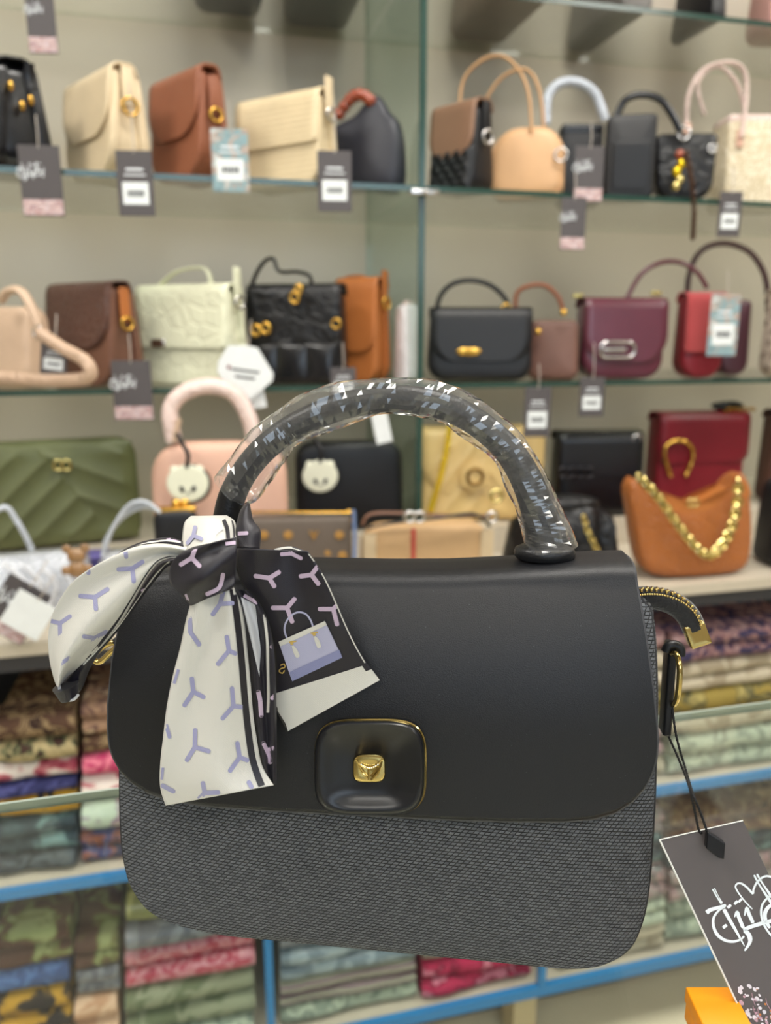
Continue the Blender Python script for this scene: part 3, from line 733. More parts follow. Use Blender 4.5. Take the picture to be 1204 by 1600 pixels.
b.body(BLK, .03, .02, .012, .75, .98, .003)
bk = b
b = Bag('pale gold chevron bag with hexagon emblem and yellow chain', 650, 852, 664, ZC, YC-.002, -8, .065)
b.body(GOLDL, .02, .03, .01, .75, .98); b.flap(GOLDL, .7, .06)
b.quiltf(GOLDL, lambda u, v: 1-abs(math.sin((v*3+abs(u-.5)*5)*PI))**.6, .02, .95, amp=.004, nx=80, nz=40)
b.add('emblem', xf(puffy([(.029*math.cos(PI*i/3+.5), .029*math.sin(PI*i/3+.5)) for i in range(6)], .004, .001), T(*b.px(742, 745, -b.D*.5-.014))), GOLDL)
b.add('emblem_ring', xf(torus(.014, .003), T(*b.px(742, 745, -b.D*.5-.018))), metal('aged_gold', (150, 116, 66), .3))
b.chain(YELC, [(702, 668), (697, 705), (688, 745), (676, 785), (672, 800)], -b.D*.5-.022, 24, .0056, .002)
b = Bag('black flap bag with a row of dark rings in the rear row', 852, 1008, 672, ZC, YC-.02, -10, .07)
b.body(BLKS, .012, .02, .012, .7, .98, .003); b.flap(BLKS, .5, .012)
for i in range(4): b.add('ring', xf(torus(.009, .0024, .8, 1), T(*b.px(878+i*14, 738, -b.D*.5-.012))), metal('gunmetal', (70, 68, 72), .25))
b.add('side_clip', xf(torus(.008, .002), T(*b.px(995, 686, -.03))), SILV)
b = Bag('deep red flap bag with golden horseshoe clasp in the rear row', 1000, 1172, 643, ZC, YC, -6, .06)
b.body(RED, .01, .02, .008, .8, 1.0); b.flap(REDD, .5, .02)
b.add('horseshoe', tube([b.px(x, y, -b.D*.5-.01) for x, y in ((1048, 745), (1040, 720), (1038, 702), (1046, 692), (1060, 688), (1074, 692), (1082, 704), (1080, 722), (1070, 745))], lambda t: .003+.0012*abs(math.sin(t*40)), 60, 8), GOLD)
b = Bag('dark brown bag at the right edge of the rear row', 1172, 1290, 640, ZC, YC-.004, -6, .06)
b.body(DBRN, .01, .02, .01, .8)
b.flap(DBRN, .6, .03)
# little black purse on top of the red bag
p = atY(1135, 642, 1.30)
t = thing('black_purse', 'small black soft purse with gold chain lying on the red bag', 'purse', (p.x, 1.30, p.z))
obj('body', xf(ball(.02, 1.8, .9, .45, 8), T(0, 0, .01)), CROC, t); obj('flap', xf(ball(.012, 1.6, .8, .4, 8), T(0, -.01, .016)), CROC, t)
for i in range(9):
    obj('chain_link', xf(torus(.0045, .0014, 1, .7, 8, 5), T(-.02+i*.0075, -.024, .004+.002*(i % 2)) @ R(40*(i % 2), 'X')), GOLD, t)
# charms ---------------------------------------------------------------------
CHW = plain('charm_white', (226, 226, 204), .4)
def face_charm(px_, py_, y, lab):
    c = atY(px_, py_, y); t = thing('face_charm', lab, 'charm', c, -.1, 'white animal face charms')
    obj('backing', xf(puffy([(.030*math.cos(a*PI/12), .029*math.sin(a*PI/12)) for a in range(24)], .005, .002), T(.003, .005, -.002)), BLK, t)
    obj('face', puffy([(.0285*math.cos(a*PI/12)*1.02, .0265*math.sin(a*PI/12)) for a in range(24)], .004, .0015), CHW, t)
    for s_ in (-1, 1):
        obj('ear', xf(ball(.0065, 1, .3, 1, 7), T(s_*.017, .001, .019)), CHW, t)
        obj('eye', xf(ball(.0045, .7, .25, 1.1, 7), T(s_*.008, -.003, -.008) @ R(s_*25, 'Y')), BLK, t)
    obj('nose', xf(ball(.0022, 1, .4, .7, 6), T(0, -.003, -.014)), BLK, t)
    obj('loop_strap', tube([(0, 0, .022), (.003, 0, .04), (-.004, .004, .055), (-.012, .006, .07)], .0035, 12, 6), BLK, t)
face_charm(293, 755, 1.10, 'white animal face charm hanging on the blush pink bag')
face_charm(500, 744, 1.222, 'white animal face charm hanging on the black boxy bag')
# hanging charms on upper row
t = thing('bead_charm', 'amber and gold bead charm hanging on the small black bag', 'charm', atY(1060, 262, 1.20))
for i, (dx, dz, m) in enumerate(((0, .02, AMBER), (.004, .006, YELC), (-.004, -.006, YELC), (.003, -.018, GOLDP), (-.003, -.028, GOLDP))):
    obj('bead', xf(ball(.008, 1, 1, 1, 7), T(dx, 0, dz)), m, t)
obj('cord', tube([(0, 0, .03), (0, 0, .05), (.002, .004, .062)], .0015, 8, 5), STRB, t)
t = thing('chain_strap', 'thin dark chain strap dangling over the upper shelf edge', 'chain', atY(1082, 300, 1.19))
pts = [atY(x, y, 1.19)-atY(1082, 300, 1.19) for x, y in ((1072, 240), (1078, 270), (1082, 300), (1084, 330), (1083, 352), (1082, 370))]
cp = catmull(pts, 22)
for i, q in enumerate(cp): obj('chain_link', xf(torus(.005, .0016, .7, 1, 8, 5), T(*q) @ R(80*(i % 2), 'Z')), metal('bronze', (110, 84, 70), .35) if i == 0 else bpy.data.materials['bronze'], t)
# ledge, front row ----------------------------------------------------------------
ZD, YD = .866, 1.03
b = Bag('brown monogram pouch with gold zip and blue piping in the front row', 385, 552, 797, ZD, YD+.0, -8, .05)
MONO = leather('taupe_canvas', (96, 84, 74), .5); b.body(MONO, .008, .012, .008, .7, .98)
b.add('zip', tube([b.px(x, 800, -.012) for x in (388, 440, 500, 548)], .003, 16, 6, flat=.6), GOLD)
b.add('piping', tube([b.px(x, y, -.026) for x, y in ((552, 797), (554, 840), (553, 880), (550, 905))], .003, 12, 6), leather('blue_piping', (110, 130, 170), .4))
for i, (x, y) in enumerate([(450+(i % 2)*40+0, 836+0*i) for i in range(2)]+[(412, 836), (530, 836), (430, 868), (470, 866), (510, 866), (535, 868), (395, 868)]):
    p = b.px(x, y, -b.D/2*(1-.3*.8)-.003)
    if y < 850 and x == 490: vf = join(xf(tube([(-.006, 0, .006), (0, 0, -.006)], .0012, 3, 5), T(0, 0, 0)), tube([(.006, 0, .006), (0, 0, -.006)], .0012, 3, 5), tube([(0, 0, .006), (0, 0, -.006)], .0012, 3, 5))
    else: vf = xf(ball(.0065, 1, .15, 1, 6), T(0, 0, 0))
    b.add('printed_motif', xf(vf, T(*p)), leather('motif_gold', (170, 126, 62), .5) if i == 0 else bpy.data.materials['motif_gold'])
b.gold(torus(.007, .0025), b.W*.47, b.H*.98, y=0, name='ring')
b = Bag('beige canvas bag with red stripe and dark straps in the front row', 560, 772, 806, ZD, YD-.0, -6, .06)
b.body(leather('beige_canvas', (196, 160, 116), .6), .03, .012, .01, .75, .97)
b.add('stripe', xf(rbox(.006, .002, b.H*.9, .0008), T(-b.W*.12, -b.D/2*.88-.003, .01) @ R(0, 'Y')), leather('red_stripe', (190, 70, 62), .6))
for sx in (-1, 1): b.add('corner_trim', xf(rbox(.02, .004, b.H*.9, .0015), T(sx*b.W*.45, -b.D/2*.88, .004)), leather('light_trim%d' % sx, (206, 184, 150), .5))
b.strap(leather('brown_strap', (120, 84, 66), .45), [(566, 820), (580, 803), (640, 802), (700, 806), (768, 806)], -.036, .004, 20, .6)
b.strap(BLK, [(575, 825), (620, 816), (680, 810), (740, 803), (765, 822)], -.044, .0035, 20, .6)
for x in (640, 655, 768): b.add('ring', xf(torus(.0075, .0022), T(*b.px(x, 808, -.05))), SILV)
b = Bag('crumpled black ruched bag with short gold chain in the front row', 776, 985, 772, ZD, YD-.0, -4, .085)
v, f = puffy(rrect(b.W, b.H, .05, .03), .085, .03, .6, .85, .008)
v = [Vector(q)*(1+.10*noise.noise(Vector(q)*28))+Vector((0, .008*math.sin(q[0]*140), 0)) for q in v]
b.add('body', (v, f), CROC)
b.add('gathered_top', xf(ball(.03, 2.0, .8, .5, 10), T(0, 0, b.H*.97)), CROC)
b.chain(GOLDP, [(912, 810), (918, 830), (928, 850), (934, 866)], -.056, 9, .006, .0018)
b.add('gold_clip', xf(torus(.009, .003), T(*b.px(775, 775, -.02))), GOLDP)
b = Bag('caramel monogram hobo bag with heavy gold chain on the cream ledge', 975, 1165, 765, ZD, YD-.012, -2, .055)
MON2 = leather('caramel_quilt', (172, 102, 50), .35, 'croc', sc=1.6)
ol = [b.px(x, y, 0) for x, y in ((1030, 893), (1110, 890), (1150, 880), (1162, 850), (1164, 800), (1160, 745), (1145, 735), (1130, 760), (1100, 778), (1060, 782), (1020, 770), (995, 752), (984, 742), (976, 760), (982, 800), (990, 850), (1002, 882))]
cz = min(q.z for q in ol)
v, f = puffy([(q.x, q.z-cz) for q in catmull(ol, 60, True)][:-1], .055, .014, .65, 1, .004)
b.add('body', (v, f), MON2)
v, f = puffy([(q.x, q.z-cz) for q in catmull([b.px(x, y, 0) for x, y in ((985, 745), (1020, 765), (1060, 780), (1100, 778), (1135, 755), (1155, 742), (1161, 770), (1130, 790), (1085, 815), (1040, 808), (1000, 780))], 44, True)][:-1], .05, .006, .65)
b.add('top_yoke', (v, f), CARM)
b.add('emblem', xf(join(torus(.006, .0018, .8, 1), xf(torus(.006, .0018, .8, 1), T(.009, 0, 0))), T(*b.px(1078, 786, -.036))), GOLDP)
b.chain(GOLDP, [(1000, 748), (1030, 780), (1060, 822), (1090, 858), (1112, 866), (1135, 840), (1150, 795), (1153, 748)], -.042, 36, .0084, .0028)
b = Bag('black quilted bag at the right edge of the front row', 1168, 1290, 742, ZD, YD-.0, -4, .06)
b.body(BLK, .02, .02, .01, .7); b.quiltf(BLKS, lambda u, v: abs(math.sin(u*16+v*8))*abs(math.sin(u*16-v*8)), .02, .95, nx=40, nz=40, amp=.005)
b.gold(torus(.006, .002), -b.W*.35, b.H*.95, name='ring')
# plastic-wrapped white bags, left
WHB = leather('white_glossy_leather', (214, 216, 222), .3, 'crush'); PLW = sheetglass('bag_film', (.95, .96, .98), .1, haze=.35, bumpy=.7, refl=2)
b = Bag('white bag wrapped in clear plastic at the far left of the ledge', -80, 148, 845, ZD, YD+.04, 6, .08)
b.body(WHB, .03, .03, .02, .6, .93, .004)
b.strap(GREYW, [(-10, 800), (10, 793), (25, 812), (40, 838), (50, 860)], -.03, .004, 20, 1, 'handle')
v, f = puffy(rrect(b.W*1.04, b.H*1.02, .02, .02, 10), .1, .03, .6, .95, .004, cap=(.9, .8, .7, .6, .5, .4, .3, .2))
b.add('plastic_film', ([Vector(q)+Vector((0, .008*noise.noise(Vector(q)*40), .004*max(0, noise.noise(Vector(q)*55)))) for q in v], f), PLW)
for k in range(4):
    b.add('embossed_line', tube([b.px(5+k*30, 880+k*4, -.052), b.px(40+k*24, 915, -.056), b.px(10+k*30, 960, -.058)], .003, 10, 6), WHB)
b = Bag('white bag with grey strap loops in plastic left of the scarf', 150, 262, 850, ZD, YD+.03, -4, .06)
b.body(WHB, .02, .02, .015, .6, .95)
for k in range(3):
    b.strap(GREYW, [(160, 870), (168+k*4, 838-k*6), (195+k*3, 806-k*8), (226, 792-k*4), (250, 800)], -.034-.004*k, .0035, 22, .8, 'strap_loop')
v, f = puffy(rrect(b.W*1.06, b.H*1.03, .02, .02, 10), .08, .02, .6, .95, .004, cap=(.9, .8, .7, .6, .5, .4, .3, .2))
b.add('plastic_film', ([Vector(q)+Vector((0, .008*noise.noise(Vector(q)*40), .004*max(0, noise.noise(Vector(q)*55)))) for q in v], f), PLW)
t = thing('bear_charm', 'golden brown bear shaped charm on the plastic wrapped white bag', 'charm', atY(120, 876, 1.03))
BC = leather('bronze_charm', (150, 112, 72), .2, coat=1)
obj('head', xf(ball(.012, 1, .5, .9, 8), T(0, 0, .006)), BC, t); obj('body', xf(ball(.013, 1, .5, .9, 8), T(0, 0, -.012)), BC, t)
for s_ in (-1, 1): obj('ear', xf(ball(.006, 1, .5, 1, 6), T(s_*.011, 0, .016)), BC, t); obj('paw', xf(ball(.006, 1, .6, 1, 6), T(s_*.014, -.002, -.012)), BC, t)
t = thing('folded_pouch', 'dark blue violet pouch lying behind the plastic wrapped bags', 'pouch', atZ(95, 842, .9165)+Vector((0, -.26, -.0495)))
t.location = (atY(95, 822, 1.2).x, 1.21, ZD)
obj('body', xf(rbox(.14, .05, .052, .01), T(0, 0, 0)), leather('blue_violet_leather', (66, 62, 120), .3, 'crush'), t)
obj('flap', xf(rbox(.13, .045, .008, .003), T(0, -.003, .048)), leather('violet_edge', (104, 96, 160), .3), t)
t = thing('gold_clasp_purse', 'small dark purse with gold frame clasp left of the handle', 'purse', (atY(275, 830, 1.08).x, 1.10, ZD))
zc = atY(275, 800, 1.08).z-ZD
obj('body', puffy(rrect(.06, zc, .015, .012), .04, .01, .6), BLK, t)
obj('frame', xf(rbox(.058, .018, .008, .003), T(0, 0, zc-.004)), GOLD, t)
for s_ in (-1, 1): obj('clasp_ball', xf(ball(.007, 1, 1, 1, 7), T(s_*.006+.008, 0, zc+.008)), GOLD, t)

# ------------------------------------------------------------------ hang tags in the background
# the shop's script mark, as strokes in card units (u right, v down), traced once for the large tag
ZS = 933/204
def zt(x, y): return (1000+x/ZS, 1250+y/ZS)
LOGO = [  # points in crop units, widths start/mid/end
    ([(515, 636), (545, 690), (578, 742)], (12, 9, 12), 1), ([(528, 630), (556, 686), (586, 738)], (10, 5, 12), 1),
    ([(596, 780), (640, 860), (700, 965), (745, 1046)], (28, 22, 6), 0),
    ([(472, 806), (500, 786), (560, 768), (612, 752)], (34, 26, 22), 0),
    ([(606, 762), (560, 790), (524, 840), (522, 900), (548, 960), (600, 1000), (660, 1012), (712, 998), (742, 972)], (12, 24, 14), 0),
    ([(596, 894), (610, 912)], (34, 36, 34), 0), ([(628, 752), (642, 768)], (32, 34, 32), 0), ([(676, 726), (690, 740)], (32, 34, 32), 0), ([(706, 712), (719, 724)], (32, 34, 32), 0),
    ([(800, 780), (745, 722), (700, 662), (680, 622), (692, 598), (724, 598), (765, 628), (802, 668), (808, 640), (830, 592), (868, 556), (905, 544), (960, 556)], (9, 15, 15), 0),
    ([(812, 535), (840, 590), (885, 660), (960, 770)], (14, 12, 24), 0), ([(832, 528), (862, 580), (905, 645), (975, 745)], (14, 12, 24), 0),
    ([(672, 838), (690, 800), (704, 840), (735, 915)], (8, 26, 26), 0), ([(744, 828), (758, 772), (776, 815), (806, 880)], (8, 26, 26), 0),
    ([(735, 930), (790, 905), (860, 884), (940, 862), (1010, 845)], (28, 28, 28), 0),
    ([(742, 930), (775, 965), (782, 1015), (744, 1078)], (30, 34, 12), 0),
    ([(975, 660), (920, 690), (875, 740), (862, 800), (874, 870), (905, 930), (950, 985)], (14, 16, 14), 0),
    ([(960, 740), (915, 765), (890, 810), (895, 860), (925, 915)], (22, 30, 22), 0),
    ([(1010, 700), (1030, 790), (1020, 880)], (24, 26, 18), 0), ([(1050, 640), (1085, 740), (1110, 850), (1160, 840)], (24, 26, 18), 0)]
def ribbon2(pts, wid, k=None):
    """flat ribbon in 2-D: returns list of (left, mid, right) points"""
    k = k or max(4, 3*len(pts)); P = catmull([(a, b, 0) for a, b in pts], k); out = []
    for i, p in enumerate(P):
        t = P[min(i+1, k)]-P[max(i-1, 0)]; t.normalize(); n = Vector((-t.y, t.x, 0)); s = i/k
        w_ = (wid[0]*(1-2*s)+wid[1]*2*s) if s < .5 else (wid[1]*(2-2*s)+wid[2]*(2*s-1))
        if len(wid) == 3 and (i == 0 or i == k): w_ *= .55
        out.append([p-n*w_/2, p, p+n*w_/2])
    return out
# affine crop -> card units  (u along the top edge, v along the left edge)
A0 = Vector((122, 290)); EU = Vector((613, -142)); EV = Vector((600, 1240))
det = EU.x*EV.y-EU.y*EV.x
def card_uv(p):
    d = Vector((p[0], p[1]))-A0
    return ((d.x*EV.y-d.y*EV.x)/det, (EU.x*d.y-EU.y*d.x)/det)
def logo_mesh(cx, cz, w_, y):
    V, Fc = [], []
    for pts, wid, _ in LOGO:
        rb = ribbon2(pts, wid); n0 = len(V)
        for row in rb:
            for q in row:
                u, v = card_uv(q); V.append((cx+(u-.98)*w_*.78, y, cz-(v-.5)*w_*1.35))
        for i in range(len(rb)-1):
            for j in range(2):
                a = n0+i*3+j; Fc.append((a, a+1, a+4, a+3))
    return V, Fc
def hang(px0, py0, px1, py1, Y, style, lab, roll=0, sy=-30, string=True):
    c = atY((px0+px1)/2, (py0+py1)/2, Y); d = (c-CAM).dot(cf)
    W = (px1-px0)*d/F; H = (py1-py0)*d/F*1.02
    M = Matrix.Translation(c) @ Matrix.Rotation(-YAW*.6, 4, 'Z') @ Matrix.Rotation(math.radians(roll), 4, 'Y')
    t = thing('hang_tag', lab, 'hang tag', group='hang tags among the shelved bags', mw=M)
    if style == 'diamond':
        obj('card', puffy([(W/2*a, H/2*b_) for a, b_ in ((-.15, -1), (.15, -1), (1, -.1), (1, .15), (.35, .95), (.0, 1), (-.7, .9), (-1, .3), (-1, -.05))], .0012, .0004), TAGW, t, smooth=False)
        for i, (z_, w_) in enumerate(((.12, .5), (-.12, .36))):
            obj('print_line', box(-W*w_/2, W*w_/2, -.0012, -.0009, H*z_/2-.0015, H*z_/2+.0015), INKD, t, smooth=False)
        obj('red_mark', xf(ball(.003, 1, .2, 1, 5), T(-W*.3, -.0008, H*.08)), RED, t)
    else:
        card = {'dark': TAGD, 'bar': TAGD, 'photo': CARDP, 'white': TAGW}[style]
        obj('card', rbox(W, .0012, H, .0005) if False else xf(puffy(rrect(W, H, .001, .001, 2), .0012, .0004, cap=(.5,)), T(0, 0, -H/2)), card, t, smooth=False)
        if style == 'dark':
            obj('script_logo', logo_mesh(0, H*.12, W*.85, -.0011), INKW, t, smooth=False)
            obj('crowd_print', box(-W*.48, W*.48, -.0011, -.0008, -H*.48, -H*.26), INKP, t, smooth=False)
        elif style in ('bar', 'photo'):
            obj('sticker', box(-W*.36, W*.36, -.0012, -.0008, -H*.32, H*.02), TAGW, t, smooth=False)
            V = []
            for i in range(11): V.append(box(-W*.24+i*W*.045, -W*.24+i*W*.045+W*.022*(1+i % 2*.6), -.0014, -.0012, -H*.2, -H*.1))
            obj('barcode', join(*V), INKD, t, smooth=False)
            obj('print_line', join(box(-W*.3, W*.3, -.0012, -.0008, H*.12, H*.14), box(-W*.24, W*.24, -.0012, -.0008, H*.2, H*.23)), INKW, t, smooth=False)
    if string:
        obj('string', tube([(0, 0, H/2-.004), (.001, -.001, H/2+.012), (0, .003, H/2+.02+abs(sy)*.0006)], .0008, 8, 5), STR, t)
YH = 1.19
for a in [(42, -20, 86, 78, 1.3, 'dark', 'dark script tag hanging at the top left corner'),
          (33, 232, 96, 334, YH, 'dark', 'dark script tag under the glossy black bag'),
          (184, 240, 239, 334, YH, 'bar', 'grey barcode tag hanging from the cream saddle bag', 0, -110),
          (331, 206, 388, 296, YH, 'photo', 'pale photo tag on the chestnut saddle bag'),
          (496, 240, 549, 327, YH, 'bar', 'barcode tag hanging from the cream ribbed bag', 0, -80),
          (896, 232, 943, 312, YH-.0, 'dark', 'dark script tag in front of the black totes'),
          (875, 312, 915, 388, YH, 'dark', 'dark script tag below the shelf edge under the totes'),
          (1121, 302, 1158, 368, YH, 'bar', 'barcode tag under the straw tote'),
          (177, 565, 237, 656, YH, 'dark', 'dark script tag under the brown crocodile bag'),
          (64, 536, 104, 586, YH-.055, 'bar', 'barcode tag behind the ruched tube strap', 8),
          (340, 541, 426, 628, YH, 'diamond', 'large white octagonal card under the pale mint bag', 8),
          (378, 585, 412, 638, YH+.008, 'white', 'white card behind the octagonal card', -8),
          (516, 575, 556, 620, YH+.006, 'bar', 'dark tag under the black quilted bag'),
          (904, 590, 944, 650, YH, 'bar', 'barcode tag hanging below the silver buckle', 0, -60),
          (818, 606, 860, 682, YH, 'bar', 'barcode tag above the black rings bag'),
          (1106, 462, 1154, 554, YH-.02, 'photo', 'photo price tag on the red suede bag'),
          (583, 640, 608, 692, 1.21, 'white', 'narrow white card hanging behind the arched handle', -12)]:
    hang(*a)
hang(-12, 905, 60, 1000, .985, 'dark', 'dark script card leaning on the plastic wrapped bag', 35)
hang(12, 930, 76, 992, .975, 'white', 'white barcode sticker card on the plastic wrapped bag', 35)

ZG = .985
# ------------------------------------------------------------------ main handbag
BY = math.radians(-21); LEAN = math.radians(5)
O = atZ(600, 1490, ZG)
bx = Vector((math.cos(BY), math.sin(BY), 0)); bn = Vector((-math.sin(BY), math.cos(BY), 0))   # bn points backwards
bz = (Vector((0, 0, 1))*math.cos(LEAN)+bn*math.sin(LEAN)).normalized(); by = bz.cross(bx)       # by backwards
BM = Matrix.Translation(O) @ Matrix((bx, by, bz)).transposed().to_4x4(); BI = BM.inverted()
def bp(px, py, off=0):
    """world point on the bag plane moved off metres towards the viewer, under a pixel"""
    return onplane(px, py, O-by*off, by)
def bl(px, py, off=0): return BI @ bp(px, py, off)
def lerp(a, b, t): return a+(b-a)*t
def interp(tab, v):
    if v <= tab[0][0]: return tab[0][1]
    for (a, p), (b_, q) in zip(tab, tab[1:]):
        if v <= b_: return p+(q-p)*(v-a)/(b_-a)
    return tab[-1][1]
bag = thing('handbag', 'dark grey woven handbag with smooth black flap and plastic wrapped arched handle', 'handbag', mw=BM)
MW[bag.name] = BM
# materials
def weave():
    m, nt, p = new('grey_basket_weave'); p.inputs['Roughness'].default_value = .8
    tc = nd(nt, 'ShaderNodeTexCoord'); sp = nd(nt, 'ShaderNodeSeparateXYZ'); nt.links.new(tc.outputs['Object'], sp.inputs[0])
    row = .00155
    L = nt.links
    zz = nd(nt, 'ShaderNodeMath', operation='MULTIPLY_ADD'); zz.inputs[1].default_value = .06; L.new(sp.outputs[0], zz.inputs[0]); L.new(sp.outputs[2], zz.inputs[2])
    fr = nd(nt, 'ShaderNodeMath', operation='MODULO'); fr.inputs[1].default_value = row; 
    ad0 = nd(nt, 'ShaderNodeMath', operation='ADD'); ad0.inputs[1].default_value = 1.0; L.new(zz.outputs[0], ad0.inputs[0]); L.new(ad0.outputs[0], fr.inputs[0])
    sh = nd(nt, 'ShaderNodeMath', operation='MULTIPLY_ADD'); sh.inputs[1].default_value = -.75; L.new(fr.outputs[0], sh.inputs[0])
    xy = nd(nt, 'ShaderNodeMath', operation='ADD'); L.new(sp.outputs[0], xy.inputs[0]); L.new(sp.outputs[1], xy.inputs[1])
    L.new(xy.outputs[0], sh.inputs[2])
    cb_ = nd(nt, 'ShaderNodeCombineXYZ'); L.new(sh.outputs[0], cb_.inputs[0]); L.new(zz.outputs[0], cb_.inputs[1])
    br = nd(nt, 'ShaderNodeTexBrick'); L.new(cb_.outputs[0], br.inputs['Vector']); br.offset = .5
    br.inputs['Scale'].default_value = 1; br.inputs['Mortar Size'].default_value = .0003; br.inputs['Mortar Smooth'].default_value = 1
    br.inputs['Brick Width'].default_value = .00235; br.inputs['Row Height'].default_value = row
    br.inputs['Color1'].default_value = lin((118, 121, 126)); br.inputs['Color2'].default_value = lin((96, 99, 104)); br.inputs['Mortar'].default_value = lin((22, 22, 25))
    nz = nd(nt, 'ShaderNodeTexNoise'); nz.inputs['Scale'].default_value = 2500; L.new(tc.outputs['Object'], nz.inputs['Vector'])
    mx = nd(nt, 'ShaderNodeMix', data_type='RGBA', blend_type='MULTIPLY'); mx.inputs['Factor'].default_value = .55
    L.new(br.outputs[0], mx.inputs['A']); L.new(nz.outputs[0], mx.inputs['B']); L.new(mx.outputs['Result'], p.inputs['Base Color'])
    iv = nd(nt, 'ShaderNodeMath', operation='SUBTRACT'); iv.inputs[0].default_value = 1; L.new(br.outputs['Fac'], iv.inputs[1])
    b_ = bump(nt, p, iv.outputs[0], 1.0, .0009)
    return m
WEAVE = weave()
def flapleather():
    m, nt, p = new('matt_black_flap_leather'); p.inputs['Roughness'].default_value = .46; p.inputs['Specular IOR Level'].default_value = .42
    v = coords(nt); L = nt.links
    n1 = nd(nt, 'ShaderNodeTexNoise'); n1.inputs['Scale'].default_value = 1400; n1.inputs['Detail'].default_value = 3; L.new(v, n1.inputs['Vector'])
    n2 = nd(nt, 'ShaderNodeTexVoronoi'); n2.inputs['Scale'].default_value = 2300; L.new(v, n2.inputs['Vector'])
    a = nd(nt, 'ShaderNodeMath', operation='ADD'); L.new(n1.outputs[0], a.inputs[0]); L.new(n2.outputs['Distance'], a.inputs[1])
    bump(nt, p, a.outputs[0], .3, .00025)
    d = nd(nt, 'ShaderNodeTexVoronoi'); d.inputs['Scale'].default_value = 260; L.new(v, d.inputs['Vector'])
    r = nd(nt, 'ShaderNodeMapRange'); r.inputs['From Min'].default_value = .05; r.inputs['From Max'].default_value = .02; L.new(d.outputs['Distance'], r.inputs[0])
    mx = nd(nt, 'ShaderNodeMix', data_type='RGBA'); mx.inputs['A'].default_value = lin((22, 23, 27)); mx.inputs['B'].default_value = lin((90, 92, 96))
    L.new(r.outputs[0], mx.inputs['Factor']); L.new(mx.outputs['Result'], p.inputs['Base Color'])
    return m
FLAPM = flapleather(); FLAPE = leather('flap_edge_paint', (62, 63, 68), .5)
HNDL = leather('black_handle_leather', (14, 15, 18), .38)
# body
BO = [(330, 1463), (450, 1476), (600, 1491), (750, 1506), (850, 1516), (900, 1519), (945, 1513), (985, 1490), (1006, 1450), (1018, 1390), (1026, 1280), (1030, 1150), (1032, 1050), (1031, 985), (1022, 952),
      (960, 925), (800, 915), (600, 918), (400, 925), (230, 945), (190, 1000), (184, 1100), (182, 1200), (183, 1290), (189, 1350), (205, 1398), (245, 1437)]
ol = [bl(x, y) for x, y in BO]; ol2 = catmull(ol, 150, True)
oxz = [(q.x, q.z) for q in ol2]
cx_ = (min(q[0] for q in oxz)+max(q[0] for q in oxz))/2; cz_ = (min(q[1] for q in oxz)+max(q[1] for q in oxz))/2
hw_ = (max(q[0] for q in oxz)-min(q[0] for q in oxz))/2; hh_ = (max(q[1] for q in oxz)-min(q[1] for q in oxz))/2
ZR1 = bl(600, 1130).z; ZR2 = bl(600, 890).z
def roll(z): return .013*max(0, min(1, (z-ZR1)/(ZR2-ZR1)))**2
def bulge(x, z):
    a = max(0, 1-abs((x-cx_)/hw_)**3); b_ = max(0, 1-abs((z-cz_)/hh_)**3); return .009*a*b_
V, Fc = [], []; n = len(oxz)
rings = [(0, .12), (0, .3), (0, .5), (0, .7), (0, .85), (0, .94), (0.0006, .985), (.004, 1.0), (.012, 1.003), (.03, 1.0), (.046, .996), (.054, .985), (.056, .9), (.058, .4)]
for y, s in rings:
    for x, z in oxz:
        X = cx_+(x-cx_)*s; Z = cz_+(z-cz_)*s
        k = max(0, min(1, (Z-(cz_-hh_))/(2*hh_)))
        V.append((X, y*(1-.45*k)-(bulge(X, Z) if y < .001 else 0)+roll(Z)*1.25, Z))
for i in range(len(rings)-1):
    for j in range(n): Fc.append((i*n+j, i*n+(j+1) % n, (i+1)*n+(j+1) % n, (i+1)*n+j))
Fc.append(tuple(range(n))); Fc.append(tuple((len(rings)-1)*n+j for j in range(n)))
bodyo = obj('body', (V, Fc), WEAVE, bag, label='dark grey basket weave body')
obj('seam_piping', tube([(cx_+(x-cx_)*.991, .0018*(1-.45*max(0, min(1, (z-cz_+hh_)/(2*hh_))))+roll(z)*1.25, cz_+(z-cz_)*.991) for x, z in oxz], .0006, 150, 6, closed=True), leather('piping_black', (40, 40, 43), .6), bag)
BODYV = V
# ------------------------------------------------------------------ glass counter under the bag
ZG = min((BM @ Vector(q)).z for q in BODYV)-.0004      # the bag stands on the counter
t = thing('glass_counter', 'clear glass counter top under the grey handbag', 'counter', (0, 0, ZG))
obj('top_pane', box(-1.1, 1.3, -.25, .443, -.006, 0), GLASSC, t, smooth=False)
obj('far_edge', box(-1.1, 1.3, .443, .4445, -.006, 0), EDGEL, t, smooth=False, label='pale polished glass edge')
AL = metal('aluminium', (180, 182, 184), .35)
for x in (-1.09, 1.27):
    for y in (-.24, .42):
        obj('leg', box(x, x+.02, y, y+.02, -ZG, -.0065), AL, t, smooth=False)

